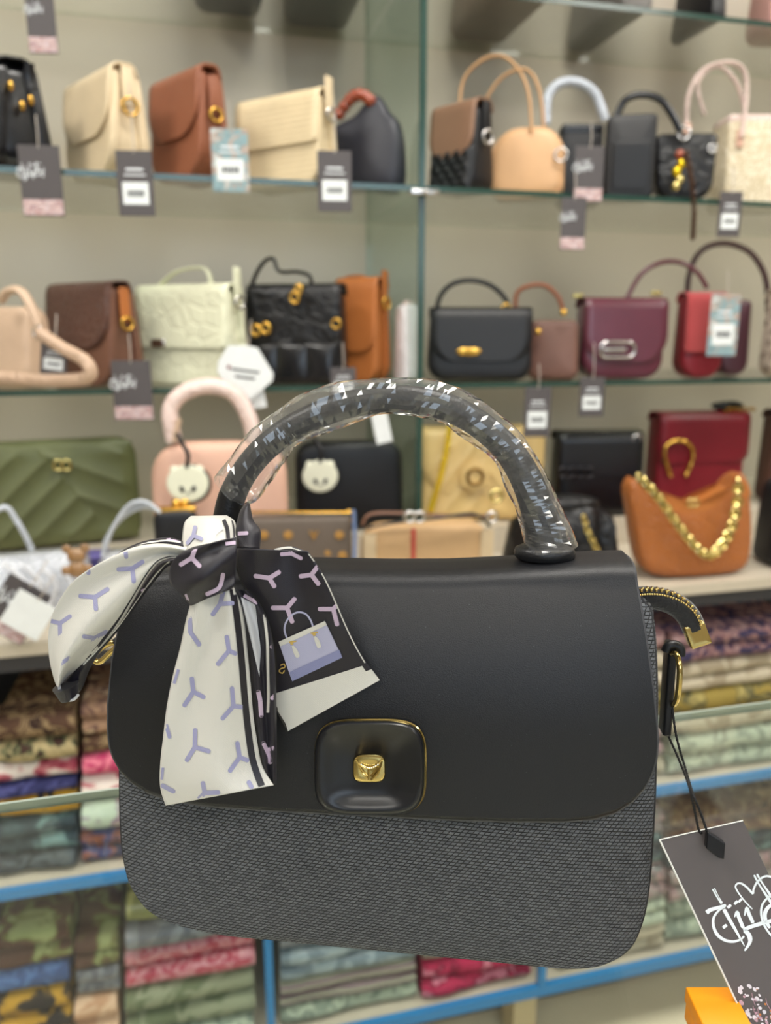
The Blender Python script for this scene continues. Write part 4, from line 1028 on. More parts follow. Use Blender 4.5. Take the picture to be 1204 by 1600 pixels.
# flap
xLt = [(869, 232), (880, 222), (920, 205), (970, 190), (1030, 178), (1100, 171), (1160, 171), (1262, 176)]
xRt = [(869, 976), (885, 984), (900, 990), (950, 999), (1000, 1007), (1080, 1018), (1140, 1024), (1180, 1025), (1280, 1025)]
yBt = [(171, 1140), (173, 1165), (178, 1183), (188, 1202), (204, 1220), (230, 1237), (262, 1248), (320, 1257), (420, 1264), (560, 1271), (700, 1278), (800, 1281), (880, 1281), (925, 1277), (958, 1268), (985, 1251), (1004, 1230), (1016, 1207), (1023, 1182), (1025, 1160)]
yTt = [(171, 885), (232, 878), (400, 880), (600, 884), (700, 884), (800, 880), (900, 875), (980, 871), (1030, 871)]
NX, NZ = 90, 60
RT = .011
V, Fc = [], []; outline = {}
def flap_off(X, Z, v):
    return bulge(X, Z)*(1 if v < .7 else 1)+.0035
ztop = bl(600, 884).z
for r in range(NZ+1):
    v = 1-(1-r/NZ); v = r/NZ
    for c in range(NX+1):
        u = .5-.5*math.cos(PI*c/NX)
        # x at bottom edge
        x = lerp(171, 1025, u)
        yb = interp(yBt, x); yt = interp(yTt, x)
        py = lerp(yb, yt+33, v)
        xx = lerp(interp(xLt, py), interp(xRt, py), u) if v > 0 else x
        xb = lerp(interp(xLt, py), interp(xRt, py), u)
        px_ = xb
        q = bl(px_, py); off = flap_off(q.x, q.z, v)
        back_ = .0
        q = bl(px_, py, off-roll(q.z))       # gentle roll backwards towards the top
        V.append(q)
# over the top: quarter roll then straight back and down behind
lastrow = V[-(NX+1):]
extra = []
for i in range(1, 9):
    a = PI/2*i/8; extra.append((RT*(1-math.cos(a)), RT*math.sin(a)*.42))
extra += [(.02, .0050), (.03, .0048), (.038, .002), (.041, -.006), (.042, -.02), (.043, -.05), (.044, -.08)]
for dy, dz in extra:
    for q in lastrow: V.append(Vector((q.x, q.y+dy, q.z+dz)))
rows = NZ+1+len(extra)
for r in range(rows-1):
    for c in range(NX):
        a = r*(NX+1)+c; Fc.append((a, a+1, a+NX+2, a+NX+1))
flapo = obj('flap', (V, Fc), FLAPM, bag, solid=.0022, label='smooth matt black flap')
rim = [V[r*(NX+1)] for r in range(rows-3, 0, -2)]+[V[c] for c in range(0, NX+1, 1)]+[V[r*(NX+1)+NX] for r in range(1, rows-3, 2)]
obj('edge_binding', tube(rim, .0011, len(rim)*2, 6, flat=1), FLAPE, flapo, label='fine grey painted edge')
flapverts = [BM @ Vector(q) for q in V]; FLAPBVH = BVHTree.FromPolygons(flapverts, Fc)
def cast(bvh, px_, py_, lift):
    d = ray(px_, py_).normalized(); h = bvh.ray_cast(CAM, d)
    if h[0] is None: return None
    return h[0]-d*lift
V0 = [Vector(q) for q in V]
# lock pad ------------------------------------------------------------------
def rpx(x0, x1, y0, y1, r, n=10):
    return [(x0+(x1-x0)/2+((x1-x0)/2)*math.copysign(abs(math.cos(a))**.5, math.cos(a)), y0+(y1-y0)/2+((y1-y0)/2)*math.copysign(abs(math.sin(a))**.5, math.sin(a))) for a in [2*PI*i/(4*n) for i in range(4*n)]]
c0 = cast(FLAPBVH, 578, 1200, 0); lo = -(BI @ c0).y
outl = rpx(492, 662, 1127, 1273, 40, 12)
ctr = (577.5, 1200)
def padring(s, off): return [bp(ctr[0]+(x-ctr[0])*s, ctr[1]+(y-ctr[1])*s, off) for x, y in outl]
prof = [(1.0, 0), (1.012, .002), (1.0, .0042), (.975, .0056), (.94, .0062), (.88, .0059), (.8, .0050), (.7, .0038), (.58, .0026), (.45, .0019), (.3, .0016), (.1, .0016)]
V, Fc = [], []
for s, o_ in prof: V += padring(s, lo+.0015+o_)
n = len(outl)
for i in range(len(prof)-1):
    for j in range(n): Fc.append((i*n+j, i*n+(j+1) % n, (i+1)*n+(j+1) % n, (i+1)*n+j))
Fc.append(tuple(range(n))); Fc.append(tuple((len(prof)-1)*n+j for j in range(n)))
LOCKM, nt_, p_ = new('satin_black_lacquer'); p_.inputs['Base Color'].default_value = lin((22, 23, 27)); p_.inputs['Roughness'].default_value = .3
n_ = nd(nt_, 'ShaderNodeTexNoise'); n_.inputs['Scale'].default_value = 900; nt_.links.new(coords(nt_), n_.inputs['Vector']); bump(nt_, p_, n_.outputs[0], .04, .0002)
pad = obj('lock_pad', (V, Fc), LOCKM, bag, world=True, label='dished satin black lock pad')
GOLDX = metal('bright_gold', (214, 190, 122), .16)
def tube_w(P, r, n, k=8, closed=False, **kw): return tube(P, r, n, k, closed=closed, **kw)
obj('gold_rim', tube([bp(ctr[0]+(x-ctr[0])*1.004+1.6, ctr[1]+(y-ctr[1])*1.0-1.9, lo+.0026) for x, y in outl], .0006, 96, 6, closed=True), GOLDX, pad, world=True)
so = rpx(551, 602, 1178, 1223, 8, 8); sc_ = (576.5, 1200.5)
V, Fc = [], []
sprof = [(1.0, .0), (1.02, .002), (1.0, .0034), (.93, .0042), (.8, .0044), (.5, .0042), (.2, .004)]
for s, o_ in sprof: V += [bp(sc_[0]+(x-sc_[0])*s, sc_[1]+(y-sc_[1])*s, lo+.003+o_) for x, y in so]
n = len(so)
for i in range(len(sprof)-1):
    for j in range(n): Fc.append((i*n+j, i*n+(j+1) % n, (i+1)*n+(j+1) % n, (i+1)*n+j))
Fc.append(tuple((len(sprof)-1)*n+j for j in range(n)))
stud = obj('gold_stud', (V, Fc), GOLDX, pad, world=True)
# relief on the stud: a scalloped drape meeting in a point, as ridges of bag child pieces
rel = []
for P, r0 in (([(556, 1186), (562, 1194), (570, 1199), (577, 1200), (584, 1198), (591, 1193), (597, 1186)], .0005), ([(557, 1189), (563, 1204), (570, 1212), (574, 1217)], .0005), ([(596, 1189), (592, 1203), (585, 1213), (579, 1218)], .0005),
              ([(562, 1197), (568, 1206), (574, 1212)], .0004), ([(590, 1198), (585, 1207), (579, 1213)], .0004), ([(575, 1203), (575, 1218)], .0004)):
    rel.append(tube([bp(x, y, lo+.0073) for x, y in P], r0, 14, 6))
V, Fc = join(*rel)
obj('stud_relief', (V, Fc), GOLDX, pad, world=True)
for i in range(9):
    t_ = i/8; x = 564+26*t_; y = 1195.5+5*math.sin(t_*PI)
    obj('crystal', xf(ball(.00042, n=4), T(*(BI @ bp(x, y-1, lo+.0077)))), metal('crystal_metal', (250, 244, 220), .05) if i == 0 else bpy.data.materials['crystal_metal'], pad, smooth=False)
# handle ----------------------------------------------------------------------
ztp = max(q.z for q in V0 if abs(q.x-bl(850, 880).x) < .02)
co = BI @ CAM; dd = BI.to_3x3() @ ray(850, 871); HOFF = -(co.y+dd.y*(ztp-co.z)/dd.z)
HOFF = max(-.026, min(-.012, HOFF))
HC_ = [(352, 838), (356, 805), (364, 772), (384, 735), (412, 702), (450, 672), (495, 649), (545, 632), (595, 625), (640, 624), (685, 632), (728, 650), (765, 676), (797, 708), (820, 745), (836, 785), (846, 825), (850, 866)]
hp = [bl(x, y, HOFF) for x, y in HC_]
hand = obj('handle', tube(hp, lambda t: .0059+.0020*max(0, (t-.72)/.28)+.0008*max(0, (.15-t)/.15), 90, 20), HNDL, bag, label='arched black leather handle')
# end mounts
for (x, y, nm) in ((850, 868, 'handle_mount'), (350, 872, 'handle_mount')):
    c = bl(x, y+2, HOFF); c.z = ztp+.0035
    V, Fc = [], []; prof2 = [(0, -.001), (.0115, -.001), (.0128, .0005), (.0131, .002), (.0125, .0038), (.0105, .0048), (.0085, .0052), (.008, .0065), (0, .0068)]
    for r_, z_ in prof2:
        for j in range(36):
            a = 2*PI*j/36; V.append((c.x+r_*math.cos(a), c.y+r_*math.sin(a)*.8, c.z+z_-.003))
    for i in range(len(prof2)-1):
        for j in range(36): Fc.append((i*36+j, i*36+(j+1) % 36, (i+1)*36+(j+1) % 36, (i+1)*36+j))
    obj('handle_mount', (V, Fc), leather('rubber_black', (24, 25, 28), .35) if x > 800 else bpy.data.materials['rubber_black'], bag)
# plastic sleeve
FILM = sheetglass('sleeve_film', (.985, .985, .99), .07, haze=.085, refl=2.6)
UP = [(336, 742), (352, 722), (376, 690), (398, 664), (424, 645), (432, 640), (470, 615), (520, 597), (570, 590), (620, 588), (670, 589), (704, 598), (740, 614), (775, 640), (812, 672), (826, 690), (845, 722), (862, 755), (878, 790), (892, 820), (905, 850)]
LO = [(385, 790), (402, 782), (424, 752), (446, 722), (462, 700), (480, 688), (512, 678), (552, 664), (590, 650), (622, 650), (655, 655), (688, 662), (712, 680), (742, 700), (764, 716), (776, 732), (786, 760), (800, 790), (808, 815), (814, 838), (820, 862)]
ns, nk = 120, 22
U3 = catmull([bl(x, y, HOFF) for x, y in UP], ns); L3 = catmull([bl(x, y, HOFF) for x, y in LO], ns)
V, Fc = [], []
def rid(p):
    s = 0; a = 1; f_ = 1
    for o_ in range(3):
        s += a*(1-2.2*abs(noise.noise(p*f_))); a *= .5; f_ *= 2.1
    return s/1.75
for i in range(ns+1):
    a_, b_ = U3[i], L3[i]; c = (a_+b_)/2; e1 = (a_-b_)/2; r_ = e1.length; e1 = e1.normalized(); e2 = Vector((0, 1, 0))
    for j in range(nk):
        th = 2*PI*j/nk
        d = e1*math.cos(th)+e2*math.sin(th)*1.12
        q = Vector((i*.055, math.cos(th)*1.5, math.sin(th)*1.5))
        # creases run obliquely round the sleeve
        w_ = rid(Vector((i*.08+math.sin(th)*.9, math.cos(th)*1.3, math.sin(th)*1.3)))
        rr = r_*(.96+.24*w_*(1-.7*abs(math.cos(th))**4)+.05*abs(math.cos(th))) - .0010
        V.append(c+d*rr)
for i in range(ns):
    for j in range(nk): Fc.append((i*nk+j, i*nk+(j+1) % nk, (i+1)*nk+(j+1) % nk, (i+1)*nk+j))
obj('plastic_sleeve', (V, Fc), FILM, hand, smooth=False, label='crumpled clear plastic sleeve')
# right end: zip tape, zip teeth, gold stop, strap tab, D ring
ZT_ = [(985, 935), (1010, 934), (1035, 937), (1058, 947), (1074, 962), (1084, 982)]
zp = [bl(x, y, -.018) for x, y in ZT_]
ztape = obj('zip_tape', tube(zp, .0042, 40, 12, flat=1.15), leather('zip_tape_black', (24, 24, 26), .8, 'suede'), bag, label='padded black zip end')
ZU = [(992, 924), (1012, 922), (1035, 924), (1060, 933), (1080, 950), (1091, 972)]
zq = catmull([bl(x, y, -.016) for x, y in ZU], 30)
parts = []
for i, q in enumerate(zq[:-1]):
    d = zq[i+1]-q; ang = -math.degrees(math.atan2(d.z, d.x))
    parts.append(xf(rbox(.0009, .0026, .0011, .0002), T(q.x, q.y-.0012 if i % 2 else q.y+.0012, q.z) @ R(ang, 'Y')))
    if i % 1 == 0: parts.append(xf(rbox(.0009, .0012, .0007, .0002), T(q.x, q.y-.0034, q.z-.0012) @ R(ang, 'Y')))
obj('zip_teeth', join(*parts), GOLDX, ztape, kind='stuff', label='row of gold zip teeth')
q0, q1 = bl(1080, 972, -.018), bl(1093, 1006, -.018)
dv = (q1-q0); an = math.degrees(math.atan2(dv.x, -dv.z))
obj('zip_stop', xf(puffy(rrect(.0085, dv.length, .0006, .0006, 2), .0075, .0007, cap=(.5,)), T(*q0) @ R(180-an, 'Y')), GOLDX, ztape, label='square gold zip stop')
p0, p1 = bl(1038, 1003, -.03), bl(1038, 1144, -.03)
obj('strap_tab', xf(puffy(rrect(.0036, p0.z-p1.z, .0012, .0008, 3), .010, .001, cap=(.5,)), T(p1.x, p1.y, p1.z)), BLK, bag, label='black leather strap tab')
obj('tab_loop', tube([bl(x, y, -.026) for x, y in ((1040, 1018), (1044, 1010), (1054, 1008), (1062, 1014), (1062, 1024))], .0022, 16, 8), BLK, bag)
obj('d_ring', tube([bl(x, y, o_) for x, y, o_ in ((1049, 1022, -.026), (1056, 1022, -.022), (1061, 1040, -.018), (1061, 1065, -.018), (1058, 1090, -.020), (1052, 1101, -.024), (1046, 1094, -.032), (1045, 1060, -.034), (1046, 1032, -.032))], .00125, 50, 8, closed=True), GOLDX, bag, label='gold D ring')
# left side ring peeking behind the scarf
obj('d_ring', tube([bl(x, y, -.02) for x, y in ((146, 1030), (150, 1020), (165, 1008), (180, 1004), (182, 1010), (170, 1022), (156, 1034))], .0014, 40, 8, closed=True), GOLDX, bag, label='gold ring on the left end')
obj('strap_tab', tube([bl(x, y, -.02) for x, y in ((180, 1004), (188, 1000), (196, 1004))], .002, 6, 8), BLK, bag)

# ------------------------------------------------------------------ scarf
def satin(name, c, rough=.42, sheen=.25):
    m, nt, p = new(name); p.inputs['Base Color'].default_value = lin(c); p.inputs['Roughness'].default_value = rough
    p.inputs['Sheen Weight'].default_value = sheen; p.inputs['Anisotropic'].default_value = .5; p.inputs['Specular IOR Level'].default_value = .55
    wv = nd(nt, 'ShaderNodeTexWave', bands_direction='DIAGONAL'); wv.inputs['Scale'].default_value = 900
    nt.links.new(coords(nt), wv.inputs['Vector']); b_ = bump(nt, p, wv.outputs[0], .25, .00012)
    nz = nd(nt, 'ShaderNodeTexNoise'); nz.inputs['Scale'].default_value = 1200; nt.links.new(coords(nt), nz.inputs['Vector'])
    return m
SW = satin('ivory_satin', (208, 206, 198), .36); SK = satin('dark_navy_satin', (24, 21, 32), .45, .05); SL = satin('lilac_print', (150, 150, 186)); SP = satin('pink_lilac_print', (188, 168, 190))
SB = satin('black_stripe', (26, 24, 34), .45, .05); SG = satin('print_gold', (196, 164, 84)); SLB = satin('pale_lavender_print', (172, 172, 200)); SDB = satin('slate_lavender_print', (130, 134, 174))
SGR = satin('silver_hem_sheen_shade', (190, 192, 196))  # grey for the curled hem, the painted sheen patch and the fold shade
S1 = 1204/560
def zs(x, y): return (60+x/S1, 760+y/S1)
scarf = thing('scarf', 'ivory and navy satin scarf knotted in a bow round the bag handle', 'scarf', mw=BM)
MW[scarf.name] = BM
def panel(name, L_, R_, off, m, ns=60, nt_=28, label=None, wav=None):
    A = catmull([(*zs(*p), 0) for p in L_], ns); B = catmull([(*zs(*p), 0) for p in R_], ns)
    V, Fc = [], []
    for i in range(ns+1):
        for j in range(nt_+1):
            s, t = i/ns, j/nt_; q = A[i].lerp(B[i], t)
            V.append(bp(q.x, q.y, off(s, t)))
    for i in range(ns):
        for j in range(nt_):
            a = i*(nt_+1)+j; Fc.append((a, a+1, a+nt_+2, a+nt_+1))
    o = obj(name, (V, Fc), m, scarf, world=True, solid=.0005, label=label)
    return o, BVHTree.FromPolygons(V, Fc)
def decals(name, bvh, strokes, m, parent, lift=.0006):
    """strokes in crop units: list of (points, width) printed on a cloth panel"""
    V, Fc = [], []
    for pts, wd in strokes:
        wid = wd if isinstance(wd, tuple) else (wd, wd, wd)
        L_ = sum((Vector(a)-Vector(b_)).length for a, b_ in zip(pts, pts[1:]))
        k = max(5, int(L_/7)); P = catmull([(a, b_, 0) for a, b_ in pts], k); rows = []
        for i, p in enumerate(P):
            t = P[min(i+1, k)]-P[max(i-1, 0)]; t.normalize(); n = Vector((-t.y, t.x, 0)); s = i/k
            w_ = (wid[0]*(1-2*s)+wid[1]*2*s) if s < .5 else (wid[1]*(2-2*s)+wid[2]*(2*s-1))
            row = []
            ncol = 2 if w_ < 40 else 6
            for j in range(ncol+1):
                q = p+n*w_*(j/ncol-.5); h = cast(bvh, *zs(q.x, q.y), lift); row.append(h)
            rows.append(row)
        idx = []
        for row in rows:
            r_ = []
            for h in row:
                if h is None: r_.append(None)
                else: V.append(h); r_.append(len(V)-1)
            idx.append(r_)
        for i in range(len(idx)-1):
            nc = min(len(idx[i]), len(idx[i+1]))
            if len(idx[i]) != len(idx[i+1]): continue
            for j in range(nc-1):
                f_ = (idx[i][j], idx[i][j+1], idx[i+1][j+1], idx[i+1][j])
                if None not in f_: Fc.append(f_)
        for end in (0, -1):     # round caps
            p = P[end]; w_ = (wid[0] if end == 0 else wid[2])/2
            if 6 < w_ < 14:
                t = (P[1]-P[0]) if end == 0 else (P[-2]-P[-1]); t.normalize(); n = Vector((-t.y, t.x, 0))
                ids = []
                for a in range(7):
                    q = p-t*w_*math.sin(PI*a/6)*.8+n*w_*math.cos(PI*a/6); h = cast(bvh, *zs(q.x, q.y), lift)
                    if h is None: ids = []; break
                    V.append(h); ids.append(len(V)-1)
                if ids: Fc.append(tuple(ids))
    if Fc: return obj(name, (V, Fc), m, parent, world=True, smooth=True)
def patch(name, bvh, P, m, parent, n=10, lift=.0006):
    V, Fc = [], []; a, b_, c, d = [Vector(p) for p in P]; ok = True; ids = {}
    for i in range(n+1):
        for j in range(n+1):
            q = (a.lerp(b_, j/n)).lerp(d.lerp(c, j/n), i/n); h = cast(bvh, *zs(q.x, q.y), lift)
            if h is not None: ids[i, j] = len(V); V.append(h)
    for i in range(n):
        for j in range(n):
            f_ = [ids.get(k) for k in ((i, j), (i, j+1), (i+1, j+1), (i+1, j))]
            if None not in f_: Fc.append(tuple(f_))
    return obj(name, (V, Fc), m, parent, world=True)
def Y(c, *ends, w=15): return [([c, e], w) for e in ends]
sn = math.sin
# right tail (dark, with the printed handbag)
offR = lambda s, t: .0185+.005*sn(PI*t)*(1-s*.5)+.0035*sn(7*t+2*s)*(1-s)+.002*sn(5*s)+(.006*(1-s)**3)
rt_, rb_ = panel('right_tail', [(668, 208), (664, 262), (688, 335), (738, 400), (776, 482), (792, 560), (797, 640), (797, 740), (838, 824)],
                 [(905, 218), (935, 262), (972, 325), (1005, 398), (1036, 470), (1068, 535), (1102, 592), (1130, 628), (1147, 652)], offR, SK, label='navy tail printed with a small handbag')
top_, tb_ = panel('top_fold', [(668, 212), (700, 238), (745, 232), (800, 208), (850, 202), (905, 222)], [(668, 216), (700, 246), (750, 246), (810, 240), (860, 238), (905, 240)], lambda s, t: .021+.002*t, SK)
decals('white_hem', tb_, [([(670, 213), (700, 240), (745, 235), (800, 212), (852, 206), (902, 224)], 7)], SW, top_)
decals('white_hem', rb_, [([(908, 225), (938, 266), (972, 328), (1004, 400), (1035, 472), (1066, 536), (1098, 592)], 8)], SW, rt_)
patch('white_band', rb_, [(797, 695), (1106, 597), (1146, 651), (838, 822)], SW, rt_, 16)
patch('band_corner', rb_, [(796, 690), (832, 746), (832, 800), (798, 745)], SW, rt_, 6, .0007)
st = Y((775, 308), (728, 301), (808, 288), (792, 336))+Y((917, 297), (880, 302), (938, 268), (940, 328))+Y((835, 408), (786, 408), (860, 378), (852, 455))+Y((990, 412), (944, 412), (1012, 390), (1003, 464))+Y((850, 226), (816, 228), (838, 212), (882, 242), w=13)
decals('printed_motifs', rb_, st, SP, rt_)
patch('printed_handbag', rb_, [(806, 522), (962, 452), (1020, 575), (850, 650)], SLB, rt_, 10, .0007)
patch('printed_handbag_base', rb_, [(842, 625), (1010, 548), (1020, 575), (852, 655)], SDB, rt_, 8, .0009)
patch('printed_handbag_top', rb_, [(806, 522), (962, 452), (968, 466), (812, 538)], SW, rt_, 6, .0009)
decals('printed_handle', rb_, [([(838, 520), (826, 480), (838, 445), (866, 424), (896, 428), (915, 452), (925, 485)], 6)], SLB, rt_)
decals('printed_trim', rb_, [([(848, 520), (852, 532)], 10), ([(922, 490), (928, 502)], 10), ([(842, 524), (866, 520)], 5), ([(914, 494), (938, 490)], 5), ([(812, 602), (824, 596), (828, 608), (814, 612), (808, 622), (820, 628), (826, 618)], 4)], SG, rt_, .0010)
decals('printed_tassels', rb_, [([(853, 535), (862, 552), (870, 570)], (6, 16, 14)), ([(928, 504), (936, 520), (942, 538)], (6, 16, 14))], SW, rt_, .0010)
# dark fold between the tails
offB = lambda s, t: .022+.004*sn(PI*t)+.002*sn(9*t)+.004*(1-s)
fb_, fbb = panel('back_fold', [(655, 345), (672, 400), (690, 480), (705, 560), (715, 650), (725, 760), (738, 860), (752, 940), (770, 1000)],
                 [(705, 350), (742, 395), (772, 460), (788, 540), (795, 640), (797, 740), (798, 850), (798, 940), (797, 1000)], offB, SK, label='navy striped fold')
patch('painted_silver_sheen', fbb, [(680, 372), (728, 398), (748, 560), (742, 640)], SGR, fb_, 12)  # reflection on the satin fold, put in as a pale grey patch
decals('stripe', fbb, [([(745, 418), (752, 480), (752, 560), (748, 620)], 12)], SB, fb_, .0008)
decals('stripe', fbb, [([(758, 430), (768, 520), (770, 600), (772, 700), (770, 760)], 9)], SW, fb_, .0008)
decals('printed_motifs', fbb, Y((745, 720), (738, 690), (748, 770))+[([(755, 862), (775, 905), (778, 928)], 14), ([(770, 885), (795, 878)], 13), ([(783, 540), (792, 530)], 13), ([(784, 712), (796, 700)], 13)], SP, fb_)
decals('printed_motifs', fbb, [([(690, 366), (736, 392)], 12)], SP, fb_, .0009)
# centre tail
offC = lambda s, t: .0285+.0045*sn(PI*t)+.0024*sn(9*t+3*s)*(1-.55*s)+.0016*sn(4*t-7*s)*s-.004*s*(1-t)
ct_, cbv = panel('centre_tail', [(515, 385), (497, 450), (478, 540), (452, 640), (432, 740), (420, 840), (410, 930), (410, 1010), (428, 1071)],
                 [(655, 340), (683, 400), (694, 480), (702, 560), (712, 660), (722, 770), (735, 860), (752, 940), (790, 1004)], offC, SW, 80, 36, label='ivory tail with lilac motifs')
decals('stripe', cbv, [([(652, 345), (664, 420), (674, 500), (684, 600), (692, 700), (702, 800), (716, 900), (732, 960), (750, 1006)], 22)], SB, ct_)
decals('stripe', cbv, [([(662, 345), (686, 410), (696, 480)], (2, 3, 3))], SB, ct_)
st = []
for c, *e in (((525, 876), (526, 818), (572, 890), (498, 920)), ((520, 690), (515, 645), (555, 708), (490, 736)), ((655, 738), (650, 678), (688, 742), (618, 780)), ((676, 910), (668, 862), (702, 920), (643, 956)),
              ((640, 552), (632, 505), (662, 562), (602, 597)), ((510, 490), (508, 442), (540, 532)), ((558, 1030), (552, 996), (604, 1028), (534, 1054)), ((610, 395), (622, 348), (652, 392), (585, 430))):
    st += Y(c, *e)
st += [([(416, 1005), (454, 1025)], 15), ([(428, 800), (440, 842)], 13), ([(470, 615), (455, 662)], 10), ([(706, 993), (716, 1010)], 15), ([(418, 945), (414, 985)], 9)]
decals('printed_motifs', cbv, st, SL, ct_)
# left wing
offL = lambda s, t: .027-.006*s+.008*sn(PI*t)*(.4+.6*s)+.0032*sn(7*t+5*s)-.004*t*s
lw_, lbv = panel('left_wing', [(500, 205), (440, 195), (380, 195), (320, 206), (250, 236), (180, 272), (120, 315), (80, 365), (48, 430), (34, 500), (38, 575), (52, 640), (64, 672)],
                 [(480, 240), (440, 240), (402, 256), (368, 296), (342, 340), (312, 392), (286, 440), (252, 486), (212, 532), (168, 578), (124, 616), (92, 644), (70, 674)], offL, SW, 80, 34, label='ivory loop of the bow')
offD = lambda s, t: .018-.006*s+.003*sn(PI*t)
dw_, dbv = panel('left_underside', [(470, 232), (408, 250), (366, 296), (330, 352), (296, 415), (262, 470), (215, 520), (165, 572), (110, 620), (72, 655), (68, 685)],
                 [(490, 262), (438, 265), (404, 300), (362, 352), (320, 412), (280, 466), (240, 515), (200, 562), (168, 620), (145, 680), (108, 722)], offD, SK, 60, 16, label='navy reverse of the loop')
decals('stripe', dbv, [([(440, 252), (398, 292), (355, 350), (312, 412), (274, 466), (232, 512), (188, 560), (150, 600)], 5)], SW, dw_)
decals('printed_motifs', dbv, [([(345, 352), (362, 344)], 9), ([(335, 300), (350, 330)], 8), ([(262, 440), (275, 432)], 9)], SP, dw_)
decals('stripe', lbv, [([(470, 234), (438, 236), (398, 252), (362, 296), (330, 348)], 4)], SB, lw_)
decals('stripe', lbv, [([(190, 548), (150, 582), (110, 612), (76, 640)], 14)], SB, lw_)
decals('stripe', lbv, [([(330, 348), (300, 398), (270, 446), (236, 492), (190, 548)], (3, 7, 12))], SB, lw_)
st = Y((190, 372), (140, 368), (232, 345), (193, 412))+Y((72, 460), (42, 452), (106, 436), (73, 505), w=14)+Y((315, 276), (268, 279), (350, 253), (320, 320))+Y((188, 510), (152, 504), (228, 488), (180, 532), w=14)+Y((66, 602), (48, 590), (102, 577), (62, 622), w=13)
st += [([(166, 262), (168, 292)], 14), ([(292, 216), (295, 238)], 14)]
decals('printed_motifs', lbv, st, SL, lw_)
# layered top edge of the left wing
tl_, tlb = panel('wing_top_layer', [(485, 186), (440, 172), (390, 178), (340, 190), (295, 210), (262, 232)], [(488, 214), (440, 208), (390, 206), (340, 208), (300, 216), (264, 236)], lambda s, t: .027-.004*s+.002*sn(PI*t), SK, 30, 10)
decals('stripe', tlb, [([(482, 206), (440, 200), (395, 199), (345, 204), (300, 214)], 7), ([(478, 188), (430, 182), (380, 187), (330, 196), (290, 212)], 5)], SW, tl_)
decals('printed_motifs', tlb, [([(430, 180), (452, 178), (475, 184)], 9)], SP, tl_)
# curled end of the wing: small cone
cone = tube([bp(*zs(*p), .020) for p in ((92, 668), (98, 690), (104, 712))], lambda t: .0085-.003*t, 16, 20, flat=.6)
ce = obj('curled_end', cone, SK, scarf, world=True)
tube_e = tube([bp(*zs(*p), .024) for p in ((70, 668), (74, 700), (92, 718), (118, 716), (134, 700))], .0006, 20, 6)
obj('white_hem', tube_e, SGR, ce, world=False if False else True) if False else obj('white_hem', ([BI @ v_ for v_ in tube_e[0]], tube_e[1]), SGR, ce)
# loop over handle
offT = lambda s, t: -.010+.034*s**.8+.012*sn(PI*t)
lp_, lpb = panel('handle_loop', [(512, 101), (492, 122), (485, 160), (482, 200), (480, 225)], [(632, 99), (658, 118), (664, 150), (665, 185), (664, 205)], offT, SW, 30, 26, label='ivory turn over the handle')
decals('printed_motifs', lpb, Y((520, 165), (526, 136), (547, 176), (500, 190), w=13), SL, lp_, .0022)
decals('stripe', lpb, [([(622, 112), (634, 140), (638, 175)], 12), ([(650, 112), (656, 140), (658, 170)], 5)], SB, lp_, .0022)
decals('painted_fold_shade', lpb, [([(586, 190), (596, 160), (622, 140)], (3, 5, 6))], SGR, lp_, .0022)  # grey stroke paints the shade along a crease of the loop
back_loop = [bp(*zs(*p), o_) for p, o_ in (((575, 104), -.012), ((575, 92), -.018), ((575, 110), -.030), ((580, 170), -.034))]
# small dark piece behind the loop
sm_, smb = panel('back_knot_fold', [(702, 56), (680, 80), (668, 120), (664, 160), (668, 205)], [(708, 58), (714, 90), (722, 118), (744, 150), (742, 212)], lambda s, t: .004+.012*s+.004*sn(PI*t), SK, 24, 12)
decals('printed_motifs', smb, [([(655, 160), (678, 158), (700, 157)], 13)], SP, sm_)
# knot
offK = lambda s, t: .0305+.009*sn(PI*(.08+.86*t))*(.7+.3*sn(PI*s))+.0015*sn(10*s+5*t)
kn_, knb = panel('knot', [(520, 205), (470, 232), (445, 268), (443, 322), (468, 350), (488, 372), (512, 400)], [(664, 170), (666, 200), (664, 240), (662, 275), (661, 300), (660, 325), (650, 342)], offK, SK, 44, 30, label='navy knot')
decals('printed_motifs', knb, Y((515, 240), (478, 263), (530, 198), (541, 268))+[([(566, 362), (600, 346), (612, 330), (620, 296)], 14), ([(628, 193), (668, 188)], 12), ([(494, 362), (503, 384)], 8)], SP, kn_)

# ------------------------------------------------------------------ large hang tag
def tagplane():
    d_ = ray(1100, 1300); P0 = CAM+d_*.303
    n0 = Matrix.Rotation(math.radians(-8), 3, cu) @ cf
    lo_, hi_ = -40, 20
    for _ in range(40):                                   # tilt until the lower corner rests on the counter
        md = (lo_+hi_)/2; nn = (Matrix.Rotation(math.radians(md), 3, cr) @ n0).normalized()
        z = onplane(1178, 1625, P0, nn).z
        if z > ZG+.0012: lo_ = md
        else: hi_ = md
    return P0, nn
TP, TN = tagplane()
def tp(x, y, off=0): return onplane(x, y, TP-TN*off, TN)
cor = [(1030, 1312), (1160, 1282), (1306, 1540), (1182, 1640)]
